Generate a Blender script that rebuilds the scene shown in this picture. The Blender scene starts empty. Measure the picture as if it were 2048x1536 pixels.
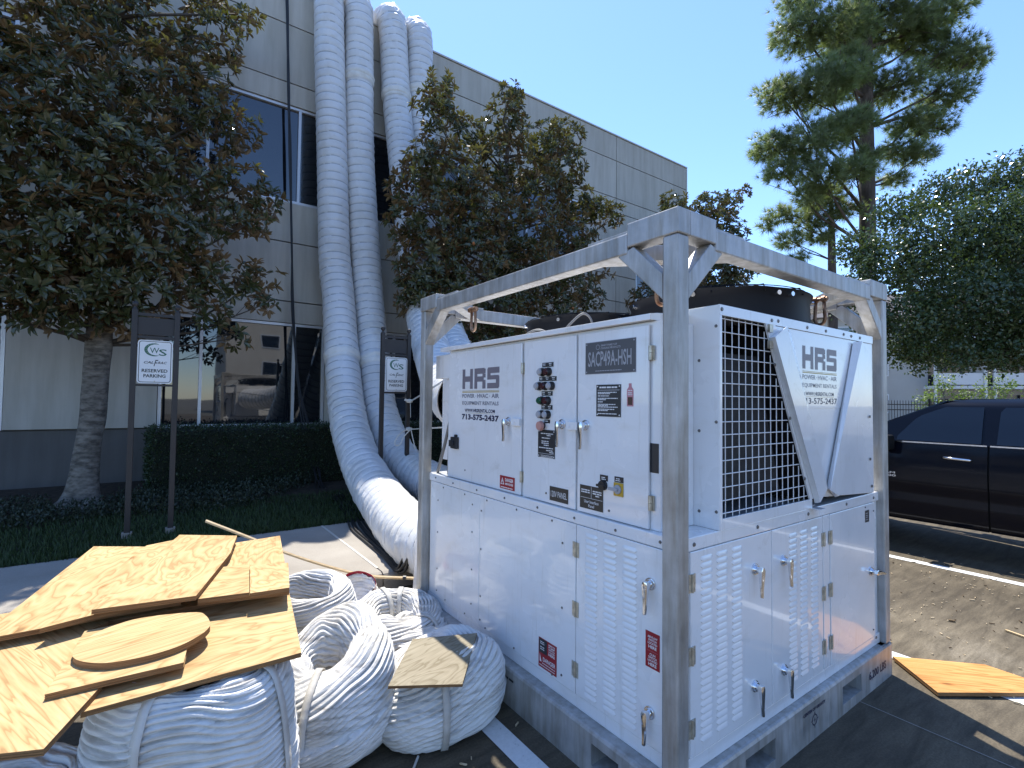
import bpy, math, random
import numpy as np
from mathutils import Vector, Matrix

# ------------------------------------------------------------------ camera, sky, sun, exposure
scn = bpy.context.scene
col = scn.collection
PI = math.pi

cam_d = bpy.data.cameras.new('camera')
cam = bpy.data.objects.new('camera', cam_d)
col.objects.link(cam)
scn.camera = cam
cam_d.sensor_fit = 'HORIZONTAL'
cam_d.sensor_width = 36.0
cam_d.lens = 36.0 * 1003.42 / 2048.0
cam_d.clip_start = 0.05
cam_d.clip_end = 3000
_f = Vector((0.58229775, 0.81227653, 0.03370714))
_r = Vector((0.81244749, -0.58291331, 0.01188036))
_u = _r.cross(_f)
cam.matrix_world = Matrix(((_r.x, _u.x, -_f.x, -1.58497), (_r.y, _u.y, -_f.y, -1.15381), (_r.z, _u.z, -_f.z, 1.61745), (0, 0, 0, 1)))

SUN_EL = math.radians(65.0)
SUN_AZ = math.atan2(0.36, 0.93)          # measured from +Y towards +X
sun_dir = Vector((math.sin(SUN_AZ) * math.cos(SUN_EL), math.cos(SUN_AZ) * math.cos(SUN_EL), math.sin(SUN_EL)))
w = bpy.data.worlds.new('World')
scn.world = w
w.use_nodes = True
nt = w.node_tree
nt.nodes.clear()
sky = nt.nodes.new('ShaderNodeTexSky')
sky.sky_type = 'NISHITA'
sky.sun_disc = False
sky.sun_elevation = SUN_EL
sky.sun_rotation = SUN_AZ
sky.air_density = 1.0
sky.dust_density = 0.15
sky.ozone_density = 3.2
bg = nt.nodes.new('ShaderNodeBackground')
bg.inputs[1].default_value = 0.145
wo = nt.nodes.new('ShaderNodeOutputWorld')
hs = nt.nodes.new('ShaderNodeMix')
hs.data_type = 'RGBA'
hs.blend_type = 'MULTIPLY'
hs.inputs[0].default_value = 1.0
hs.inputs[7].default_value = (0.84, 0.93, 1.10, 1)
nt.links.new(sky.outputs[0], hs.inputs[6])
nt.links.new(hs.outputs[2], bg.inputs[0])
nt.links.new(bg.outputs[0], wo.inputs[0])
sun_d = bpy.data.lights.new('sun', 'SUN')
sun_d.energy = 4.0
sun_d.angle = math.radians(0.5)
sun_d.color = (1.0, 0.955, 0.875)
sun = bpy.data.objects.new('sun', sun_d)
col.objects.link(sun)
sun.rotation_euler = sun_dir.to_track_quat('Z', 'Y').to_euler()
sun.location = (0, 0, 30)
scn.view_settings.view_transform = 'Standard'
scn.view_settings.look = 'None'
scn.view_settings.exposure = 1.05
scn.view_settings.gamma = 1.0
scn.render.engine = 'CYCLES'
try:
    scn.cycles.use_denoising = True
    scn.cycles.max_bounces = 6
    scn.cycles.transparent_max_bounces = 4
    scn.cycles.sample_clamp_indirect = 6
except Exception:
    pass

rnd = random.Random(7)
RNG = np.random.default_rng(11)


# ------------------------------------------------------------------ materials
def new_mat(name):
    m = bpy.data.materials.new(name)
    m.use_nodes = True
    return m, m.node_tree, m.node_tree.nodes['Principled BSDF']


def node(t, typ, **kw):
    n = t.nodes.new(typ)
    for k, v in kw.items():
        if k.startswith('i_'):
            n.inputs[k[2:].replace('_', ' ')].default_value = v
        else:
            setattr(n, k, v)
    return n


def ramp(t, fac, stops):
    n = t.nodes.new('ShaderNodeValToRGB')
    e = n.color_ramp.elements
    while len(e) < len(stops):
        e.new(0.5)
    for i, (p, c) in enumerate(stops):
        e[i].position = p
        e[i].color = (*c, 1) if len(c) == 3 else c
    t.links.new(fac, n.inputs[0])
    return n.outputs[0]


def noise(t, vec, scale, detail=4, rough=0.55, dist=0.0):
    n = t.nodes.new('ShaderNodeTexNoise')
    n.inputs['Scale'].default_value = scale
    n.inputs['Detail'].default_value = detail
    n.inputs['Roughness'].default_value = rough
    n.inputs['Distortion'].default_value = dist
    if vec is not None:
        t.links.new(vec, n.inputs['Vector'])
    return n.outputs[0]


def ocoord(t, scale=(1, 1, 1), which='Object', rnd_off=False):
    tc = t.nodes.new('ShaderNodeTexCoord')
    mp = t.nodes.new('ShaderNodeMapping')
    mp.inputs['Scale'].default_value = scale
    t.links.new(tc.outputs[which], mp.inputs['Vector'])
    if rnd_off:
        oi = t.nodes.new('ShaderNodeObjectInfo')
        mu = node(t, 'ShaderNodeMath', operation='MULTIPLY')
        mu.inputs[1].default_value = 37.0
        t.links.new(oi.outputs['Random'], mu.inputs[0])
        cb = t.nodes.new('ShaderNodeCombineXYZ')
        t.links.new(mu.outputs[0], cb.inputs[0])
        t.links.new(mu.outputs[0], cb.inputs[2])
        t.links.new(cb.outputs[0], mp.inputs['Location'])
    return mp.outputs[0]


def mixc(t, fac, a, b, blend='MIX'):
    n = t.nodes.new('ShaderNodeMix')
    n.data_type = 'RGBA'
    n.blend_type = blend
    for sock, v in ((n.inputs[0], fac), (n.inputs[6], a), (n.inputs[7], b)):
        if isinstance(v, (int, float)):
            sock.default_value = v
        elif isinstance(v, tuple):
            sock.default_value = (*v, 1)
        else:
            t.links.new(v, sock)
    return n.outputs[2]


def bump(t, p, h, strength, dist=0.01):
    b = t.nodes.new('ShaderNodeBump')
    b.inputs['Strength'].default_value = strength
    b.inputs['Distance'].default_value = dist
    t.links.new(h, b.inputs['Height'])
    t.links.new(b.outputs[0], p.inputs['Normal'])


def simple(name, c, rough=0.5, metal=0.0, spec=0.5, coat=0.0):
    m, t, p = new_mat(name)
    p.inputs['Base Color'].default_value = (*c, 1)
    p.inputs['Roughness'].default_value = rough
    p.inputs['Metallic'].default_value = metal
    p.inputs['Specular IOR Level'].default_value = spec
    p.inputs['Coat Weight'].default_value = coat
    p.inputs['Coat Roughness'].default_value = 0.08
    return m


def noisy(name, c1, c2, scale, rough=0.8, bmp=0.0, bscale=60, detail=5, metal=0.0, stretch=(1, 1, 1), lo=0.35, hi=0.65, spec=0.4, bdist=0.01, coat=0.0):
    m, t, p = new_mat(name)
    v = ocoord(t, stretch)
    f = noise(t, v, scale, detail)
    t.links.new(ramp(t, f, [(lo, c1), (hi, c2)]), p.inputs['Base Color'])
    p.inputs['Roughness'].default_value = rough
    p.inputs['Metallic'].default_value = metal
    p.inputs['Specular IOR Level'].default_value = spec
    p.inputs['Coat Weight'].default_value = coat
    if bmp:
        bump(t, p, noise(t, v, bscale, 4), bmp, bdist)
    return m


M = {}


def make_white_paint():
    m, t, p = new_mat('white_powder_coat')
    v = ocoord(t)
    big = noise(t, v, 1.7, 4, 0.6)
    c = ramp(t, big, [(0.3, (0.73, 0.735, 0.74)), (0.6, (0.80, 0.80, 0.80))])
    st = ramp(t, noise(t, ocoord(t, (9, 9, 0.8)), 3.0, 5, 0.65), [(0.58, (1, 1, 1)), (0.78, (0.84, 0.82, 0.78))])
    c = mixc(t, 1.0, c, st, 'MULTIPLY')
    sm = ramp(t, noise(t, v, 7.5, 6, 0.7, 0.6), [(0.62, (1, 1, 1)), (0.72, (0.88, 0.87, 0.85))])
    c = mixc(t, 1.0, c, sm, 'MULTIPLY')
    dust = ramp(t, noise(t, ocoord(t, (2, 2, 5)), 2.2, 4, 0.6), [(0.55, (1, 1, 1)), (0.75, (0.93, 0.915, 0.885))])
    t.links.new(mixc(t, 1.0, c, dust, 'MULTIPLY'), p.inputs['Base Color'])
    t.links.new(ramp(t, big, [(0.3, (0.16,) * 3), (0.7, (0.32,) * 3)]), p.inputs['Roughness'])
    p.inputs['Coat Weight'].default_value = 0.8
    p.inputs['Coat Roughness'].default_value = 0.04
    bump(t, p, noise(t, v, 2.2, 2), 0.16, 0.04)
    return m


def make_galv():
    m, t, p = new_mat('galvanised_steel')
    v = ocoord(t)
    n1 = noise(t, v, 5, 6, 0.65)
    n2 = noise(t, ocoord(t, (12, 12, 1.6)), 2.2, 5, 0.6)
    c = ramp(t, n1, [(0.3, (0.36, 0.36, 0.355)), (0.5, (0.46, 0.455, 0.445)), (0.7, (0.56, 0.555, 0.54))])
    c2 = ramp(t, n2, [(0.35, (0.72, 0.69, 0.63)), (0.62, (1, 1, 1))])
    t.links.new(mixc(t, 1.0, c, c2, 'MULTIPLY'), p.inputs['Base Color'])
    p.inputs['Metallic'].default_value = 0.45
    t.links.new(ramp(t, n1, [(0.3, (0.38,) * 3), (0.7, (0.58,) * 3)]), p.inputs['Roughness'])
    bump(t, p, n1, 0.25, 0.004)
    return m


def make_ply(name, c_lo, c_mid, c_hi, freq=9.0, st=(0.9, 4.0, 1)):
    m, t, p = new_mat(name)
    v = ocoord(t, st, rnd_off=True)
    n0 = noise(t, v, 1.9, 3.0, 0.5, 0.35)
    mu = node(t, 'ShaderNodeMath', operation='MULTIPLY')
    t.links.new(n0, mu.inputs[0])
    mu.inputs[1].default_value = freq
    pp = node(t, 'ShaderNodeMath', operation='FRACT')
    t.links.new(mu.outputs[0], pp.inputs[0])
    figure = ramp(t, pp.outputs[0], [(0.0, c_mid), (0.30, c_hi), (0.72, c_mid), (0.93, c_lo), (1.0, c_mid)])
    fine = noise(t, ocoord(t, (5, 90, 40), rnd_off=True), 1.6, 4, 0.6)
    fr = ramp(t, fine, [(0.3, (0.84, 0.82, 0.79)), (0.7, (1.04, 1.04, 1.04))])
    broad = ramp(t, noise(t, ocoord(t, (1, 1, 1), rnd_off=True), 2.4, 3), [(0.3, (0.90, 0.86, 0.80)), (0.7, (1.05, 1.05, 1.03))])
    c = mixc(t, 1.0, mixc(t, 0.78, c_mid, figure), fr, 'MULTIPLY')
    c = mixc(t, 1.0, c, broad, 'MULTIPLY')
    vo = t.nodes.new('ShaderNodeTexVoronoi')
    vo.inputs['Scale'].default_value = 3.1
    t.links.new(ocoord(t, (0.8, 2.0, 1), rnd_off=True), vo.inputs['Vector'])
    kn = ramp(t, vo.outputs['Distance'], [(0.05, (0.40, 0.30, 0.22)), (0.085, (0.80, 0.68, 0.52)), (0.13, (1, 1, 1))])
    c = mixc(t, 0.85, c, mixc(t, 1.0, c, kn, 'MULTIPLY'))
    t.links.new(c, p.inputs['Base Color'])
    p.inputs['Roughness'].default_value = 0.65
    p.inputs['Specular IOR Level'].default_value = 0.25
    bump(t, p, fine, 0.25, 0.002)
    return m


def make_leaf(name, c1, c2, back, gloss=0.3, scale=1.6, sheen_c=None, trans=0.0):
    m, t, p = new_mat(name)
    v = ocoord(t)
    g = t.nodes.new('ShaderNodeNewGeometry')
    n1 = noise(t, v, scale, 3)
    n2 = noise(t, v, 23, 1)
    c = mixc(t, n2, c1, c2)
    c = mixc(t, ramp(t, n1, [(0.4, (0, 0, 0)), (0.65, (0.5,) * 3)]), c, c2)
    bk = mixc(t, n2, tuple(x * 0.65 for x in back), back)
    t.links.new(mixc(t, g.outputs['Backfacing'], c, bk), p.inputs['Base Color'])
    r = node(t, 'ShaderNodeMath', operation='MULTIPLY_ADD')
    t.links.new(g.outputs['Backfacing'], r.inputs[0])
    r.inputs[1].default_value = 0.45
    r.inputs[2].default_value = gloss
    t.links.new(r.outputs[0], p.inputs['Roughness'])
    p.inputs['Specular IOR Level'].default_value = 0.5
    if trans:
        tr = t.nodes.new('ShaderNodeBsdfTranslucent')
        tr.inputs[0].default_value = (c2[0] * 1.6, c2[1] * 1.8, c2[2] * 0.8, 1)
        ms = t.nodes.new('ShaderNodeMixShader')
        ms.inputs[0].default_value = trans
        t.links.new(p.outputs[0], ms.inputs[1])
        t.links.new(tr.outputs[0], ms.inputs[2])
        t.links.new(ms.outputs[0], t.nodes['Material Output'].inputs[0])
    return m


def make_lot():
    m, t, p = new_mat('stained_parking_concrete')
    v = ocoord(t)
    a = noise(t, v, 0.55, 6, 0.62, 0.4)
    c = ramp(t, a, [(0.30, (0.060, 0.048, 0.033)), (0.48, (0.100, 0.082, 0.057)), (0.62, (0.145, 0.122, 0.088)), (0.8, (0.25, 0.22, 0.175))])
    sw = noise(t, ocoord(t, (1.2, 7, 1)), 2.2, 6, 0.7, 0.5)
    c = mixc(t, 1.0, c, ramp(t, sw, [(0.35, (0.62, 0.60, 0.56)), (0.65, (1.2, 1.18, 1.12))]), 'MULTIPLY')
    fine = noise(t, v, 90, 3, 0.7)
    c = mixc(t, 1.0, c, ramp(t, fine, [(0.3, (0.72,) * 3), (0.7, (1.22,) * 3)]), 'MULTIPLY')
    vo = t.nodes.new('ShaderNodeTexVoronoi')
    vo.inputs['Scale'].default_value = 60
    t.links.new(v, vo.inputs['Vector'])
    sp = ramp(t, vo.outputs['Distance'], [(0.0, (1.9, 1.85, 1.7)), (0.07, (1.2, 1.18, 1.15)), (0.11, (1, 1, 1))])
    gate = ramp(t, noise(t, v, 1.4, 4), [(0.50, (0,) * 3), (0.62, (1,) * 3)])
    c = mixc(t, gate, c, mixc(t, 1.0, c, sp, 'MULTIPLY'))
    t.links.new(c, p.inputs['Base Color'])
    t.links.new(ramp(t, a, [(0.3, (0.6,) * 3), (0.7, (0.9,) * 3)]), p.inputs['Roughness'])
    p.inputs['Specular IOR Level'].default_value = 0.3
    bump(t, p, fine, 0.3, 0.003)
    return m


def make_walk():
    m, t, p = new_mat('sidewalk_concrete')
    v = ocoord(t)
    a = noise(t, v, 1.3, 6, 0.6)
    c = ramp(t, a, [(0.3, (0.27, 0.24, 0.20)), (0.7, (0.37, 0.335, 0.285))])
    f = noise(t, v, 140, 3, 0.7)
    c = mixc(t, 1.0, c, ramp(t, f, [(0.3, (0.80,) * 3), (0.7, (1.1,) * 3)]), 'MULTIPLY')
    t.links.new(c, p.inputs['Base Color'])
    p.inputs['Roughness'].default_value = 0.9
    bump(t, p, f, 0.4, 0.004)
    return m


def make_fabric(name, c, dirt, rough=0.5, bs=14, bst=0.5, bd=0.015):
    m, t, p = new_mat(name)
    v = ocoord(t)
    a = noise(t, v, 3.0, 5, 0.62)
    cc = ramp(t, a, [(0.32, dirt), (0.55, c)])
    t.links.new(cc, p.inputs['Base Color'])
    p.inputs['Roughness'].default_value = rough
    p.inputs['Specular IOR Level'].default_value = 0.45
    b = noise(t, v, bs, 5, 0.55, 0.8)
    bump(t, p, b, bst, bd)
    return m


def make_cloth():
    m, t, p = new_mat('white_coil_fabric')
    v = ocoord(t)
    a = noise(t, v, 2.6, 5, 0.62)
    c = ramp(t, a, [(0.30, (0.56, 0.53, 0.47)), (0.52, (0.75, 0.735, 0.70))])
    st = ramp(t, noise(t, ocoord(t, (2.2, 2.2, 34)), 1.7, 4, 0.6), [(0.34, (0.62, 0.60, 0.57)), (0.50, (1, 1, 1))])
    t.links.new(mixc(t, 1.0, c, st, 'MULTIPLY'), p.inputs['Base Color'])
    p.inputs['Roughness'].default_value = 0.5
    p.inputs['Specular IOR Level'].default_value = 0.45
    bump(t, p, noise(t, ocoord(t, (1, 1, 2.5)), 22, 5, 0.55, 0.8), 0.28, 0.010)
    return m


def make_line():
    m, t, p = new_mat('worn_line_paint')
    v = ocoord(t)
    f = ramp(t, noise(t, v, 45, 5, 0.75), [(0.30, (0.16, 0.15, 0.14)), (0.36, (0.60, 0.60, 0.58)), (0.8, (0.72, 0.72, 0.70))])
    t.links.new(f, p.inputs['Base Color'])
    p.inputs['Roughness'].default_value = 0.8
    return m


def make_stucco(name, c1, c2):
    m, t, p = new_mat(name)
    v = ocoord(t)
    a = noise(t, v, 0.7, 6, 0.6)
    c = ramp(t, a, [(0.3, c1), (0.7, c2)])
    st = ramp(t, noise(t, ocoord(t, (3.5, 3.5, 0.35)), 1.6, 5, 0.6), [(0.38, (0.86, 0.85, 0.83)), (0.6, (1, 1, 1))])
    oi = t.nodes.new('ShaderNodeObjectInfo')
    c = mixc(t, 1.0, c, ramp(t, oi.outputs['Random'], [(0, (0.93, 0.93, 0.92)), (1, (1.04, 1.035, 1.03))]), 'MULTIPLY')
    t.links.new(mixc(t, 1.0, c, st, 'MULTIPLY'), p.inputs['Base Color'])
    p.inputs['Roughness'].default_value = 0.92
    p.inputs['Specular IOR Level'].default_value = 0.2
    bump(t, p, noise(t, v, 120, 3, 0.7), 0.5, 0.006)
    return m


M['white'] = make_white_paint()
M['galv'] = make_galv()
M['chrome'] = simple('chrome', (0.75, 0.75, 0.76), 0.12, 1.0)
M['steel'] = noisy('zinc_hinge_steel', (0.42, 0.38, 0.30), (0.62, 0.58, 0.48), 30, 0.4, metal=0.7)
M['screw'] = simple('dull_screw_steel', (0.17, 0.16, 0.15), 0.4, 0.6)
M['rust'] = noisy('rusty_shackle_steel', (0.16, 0.07, 0.035), (0.36, 0.24, 0.16), 18, 0.5, metal=0.6)
M['black'] = simple('black_plastic', (0.018, 0.018, 0.02), 0.42)
M['plate'] = simple('black_engraved_plate', (0.022, 0.022, 0.026), 0.35)
M['greyplate'] = simple('grey_nameplate', (0.085, 0.085, 0.09), 0.45)
M['brown_plate'] = simple('dark_brown_label', (0.035, 0.032, 0.028), 0.4)
M['print_white'] = simple('white_print', (0.72, 0.72, 0.72), 0.5)
M['print_grey'] = simple('grey_print', (0.36, 0.36, 0.38), 0.5)
M['logo_grey'] = simple('grey_vinyl_logo', (0.185, 0.165, 0.185), 0.4)
M['logo_text'] = simple('grey_vinyl_text', (0.20, 0.20, 0.23), 0.4)
M['navy'] = simple('navy_vinyl_text', (0.010, 0.012, 0.05), 0.4)
M['gold'] = simple('gold_vinyl_line', (0.42, 0.29, 0.06), 0.4)
M['red'] = simple('red_label', (0.30, 0.010, 0.018), 0.4)
M['redlamp'] = simple('dark_red_lens', (0.045, 0.005, 0.008), 0.2)
M['greenlamp'] = simple('green_lens', (0.006, 0.075, 0.035), 0.2)
M['pink'] = simple('faded_pink_sticker', (0.52, 0.22, 0.25), 0.5)
M['pinkbtn'] = simple('faded_red_button', (0.50, 0.25, 0.21), 0.45)
M['yellow'] = simple('yellow_switch_plate', (0.52, 0.32, 0.03), 0.4)
M['wire'] = simple('white_wire', (0.80, 0.80, 0.80), 0.4)
M['dark'] = simple('dark_interior', (0.012, 0.012, 0.013), 0.8)
M['coil'] = noisy('condenser_fins', (0.010, 0.010, 0.011), (0.022, 0.022, 0.024), 40, 0.7)
M['inner'] = simple('grey_inner_sheet', (0.30, 0.31, 0.33), 0.5)
M['fan'] = simple('black_fan_plastic', (0.005, 0.006, 0.009), 0.5, 0.0, 0.2)
M['vinyl'] = make_fabric('white_duct_vinyl', (0.68, 0.68, 0.675), (0.60, 0.585, 0.555), 0.36, 16, 0.35, 0.02)
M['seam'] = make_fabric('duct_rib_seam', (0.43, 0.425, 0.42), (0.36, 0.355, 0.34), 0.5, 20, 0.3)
M['tape'] = make_fabric('duct_joint_tape', (0.74, 0.715, 0.66), (0.62, 0.59, 0.52), 0.45, 12, 0.5, 0.02)
M['cloth'] = make_cloth()
M['strap'] = make_fabric('white_webbing_strap', (0.62, 0.60, 0.55), (0.42, 0.39, 0.34), 0.75, 120, 0.4, 0.003)
M['redcloth'] = make_fabric('red_cuff_fabric', (0.42, 0.012, 0.03), (0.26, 0.008, 0.02), 0.55, 30, 0.5)
M['ply'] = make_ply('fir_plywood', (0.34, 0.205, 0.085), (0.51, 0.345, 0.16), (0.60, 0.44, 0.235), 12, (1.0, 2.8, 1))
M['ply_fine'] = make_ply('straight_grain_plywood', (0.33, 0.195, 0.08), (0.51, 0.345, 0.16), (0.59, 0.43, 0.23), 13, (0.3, 6.0, 1))
M['ply_orange'] = make_ply('orange_plywood', (0.34, 0.145, 0.038), (0.53, 0.265, 0.085), (0.58, 0.34, 0.13), 11, (0.45, 5.0, 1))
M['ply_grey'] = make_ply('weathered_plywood', (0.17, 0.14, 0.09), (0.26, 0.23, 0.165), (0.31, 0.275, 0.205), 15, (0.9, 3.2, 1))
M['plyedge'] = noisy('plywood_edge', (0.17, 0.085, 0.032), (0.34, 0.19, 0.08), 9, 0.8, stretch=(1, 1, 60))
M['lath'] = noisy('pine_lath', (0.52, 0.36, 0.18), (0.66, 0.50, 0.29), 12, 0.6, stretch=(1, 1, 8))
M['lot'] = make_lot()
M['walk'] = make_walk()
M['line'] = make_line()
M['sealant'] = simple('joint_sealant', (0.50, 0.47, 0.41), 0.8)
M['soil'] = noisy('mulch_soil', (0.020, 0.014, 0.009), (0.055, 0.040, 0.026), 14, 0.95, 0.8, 40)
M['far_ground'] = noisy('far_ground', (0.10, 0.10, 0.085), (0.17, 0.16, 0.14), 0.2, 0.9)
M['grass'] = make_leaf('grass_blade', (0.024, 0.048, 0.010), (0.048, 0.078, 0.018), (0.025, 0.042, 0.010), 0.6, 1.2, trans=0.2)
M['turf'] = noisy('turf', (0.012, 0.018, 0.006), (0.022, 0.030, 0.010), 8, 0.95, 0.6, 60)
M['stucco'] = make_stucco('beige_stucco', (0.47, 0.445, 0.39), (0.54, 0.515, 0.455))
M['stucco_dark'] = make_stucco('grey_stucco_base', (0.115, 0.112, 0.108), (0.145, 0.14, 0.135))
M['joint'] = simple('joint_shadow_gap', (0.16, 0.155, 0.14), 0.9)
M['coping'] = simple('parapet_coping', (0.48, 0.47, 0.43), 0.5)
M['alu'] = simple('window_frame_aluminium', (0.62, 0.63, 0.65), 0.35, 0.3)
M['bark'] = noisy('grey_bark', (0.085, 0.075, 0.062), (0.24, 0.215, 0.18), 9, 0.95, 1.0, 22, stretch=(1, 1, 2.4), bdist=0.02)
M['pinebark'] = noisy('pine_bark', (0.05, 0.038, 0.030), (0.13, 0.10, 0.08), 5, 0.95, 1.0, 16, stretch=(1, 1, 0.4), bdist=0.04)
M['twig'] = simple('twig_bark', (0.07, 0.058, 0.045), 0.9)
M['magnolia'] = make_leaf('magnolia_leaf', (0.040, 0.052, 0.022), (0.078, 0.080, 0.035), (0.25, 0.16, 0.080), 0.12, 1.1, trans=0.2)
M['oak'] = make_leaf('oak_leaf', (0.034, 0.055, 0.022), (0.074, 0.105, 0.040), (0.09, 0.12, 0.06), 0.17, 0.8, trans=0.2)
M['needle'] = make_leaf('pine_needle', (0.11, 0.135, 0.075), (0.18, 0.205, 0.12), (0.14, 0.165, 0.09), 0.4, 0.5, trans=0.45)
M['hedge'] = make_leaf('hedge_leaf', (0.014, 0.030, 0.010), (0.028, 0.052, 0.016), (0.03, 0.05, 0.02), 0.35, 2.0)
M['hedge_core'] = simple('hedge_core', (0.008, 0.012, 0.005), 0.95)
M['cover'] = make_leaf('ground_cover_leaf', (0.012, 0.020, 0.008), (0.024, 0.036, 0.014), (0.03, 0.04, 0.02), 0.5, 2.0)
M['limeleaf'] = make_leaf('light_green_leaf', (0.07, 0.12, 0.025), (0.15, 0.20, 0.05), (0.12, 0.17, 0.05), 0.5, 0.8, trans=0.25)
M['cone'] = noisy('seed_cone', (0.22, 0.085, 0.03), (0.34, 0.14, 0.05), 40, 0.8)
M['signpost'] = simple('dark_bronze_post', (0.022, 0.019, 0.018), 0.5)
M['signwhite'] = simple('sign_white', (0.66, 0.67, 0.66), 0.5)
M['signgreen'] = simple('sign_green', (0.020, 0.11, 0.062), 0.5)
M['signblack'] = simple('sign_black', (0.022, 0.030, 0.028), 0.5)
M['cable'] = simple('black_rubber_cable', (0.014, 0.014, 0.015), 0.5)
M['cable_grey'] = simple('grey_cable', (0.16, 0.155, 0.15), 0.5)
M['truck'] = simple('black_car_paint', (0.003, 0.004, 0.008), 0.12, 0.0, 0.2, 0.05)
M['carglass'] = simple('tinted_car_glass', (0.010, 0.017, 0.030), 0.03, 0.0, 0.28)
M['trim'] = simple('black_trim', (0.006, 0.006, 0.006), 0.6, 0.0, 0.2)
M['tyre'] = simple('tyre_rubber', (0.020, 0.020, 0.020), 0.85)
M['iron'] = simple('black_iron', (0.014, 0.014, 0.014), 0.5)
M['apt'] = noisy('apartment_siding', (0.44, 0.41, 0.36), (0.50, 0.47, 0.42), 0.4, 0.9)
M['apt_white'] = simple('apartment_white_trim', (0.68, 0.67, 0.64), 0.7)
M['apt_grey'] = simple('apartment_grey_siding', (0.24, 0.22, 0.21), 0.8)
M['apt_roof'] = simple('apartment_shingle', (0.12, 0.11, 0.11), 0.9)
M['debris'] = noisy('wood_chips', (0.45, 0.34, 0.2), (0.62, 0.5, 0.33), 60, 0.8)
M['litter'] = noisy('dry_leaf_litter', (0.07, 0.045, 0.025), (0.15, 0.10, 0.05), 30, 0.9)


def make_glass():
    m, t, p = new_mat('reflective_window_glass')
    p.inputs['Base Color'].default_value = (0.010, 0.013, 0.017, 1)
    p.inputs['Roughness'].default_value = 0.02
    p.inputs['IOR'].default_value = 1.7
    p.inputs['Specular IOR Level'].default_value = 0.8
    bump(t, p, noise(t, ocoord(t), 0.7, 2), 0.05, 0.05)
    return m


M['glass'] = make_glass()


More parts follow.
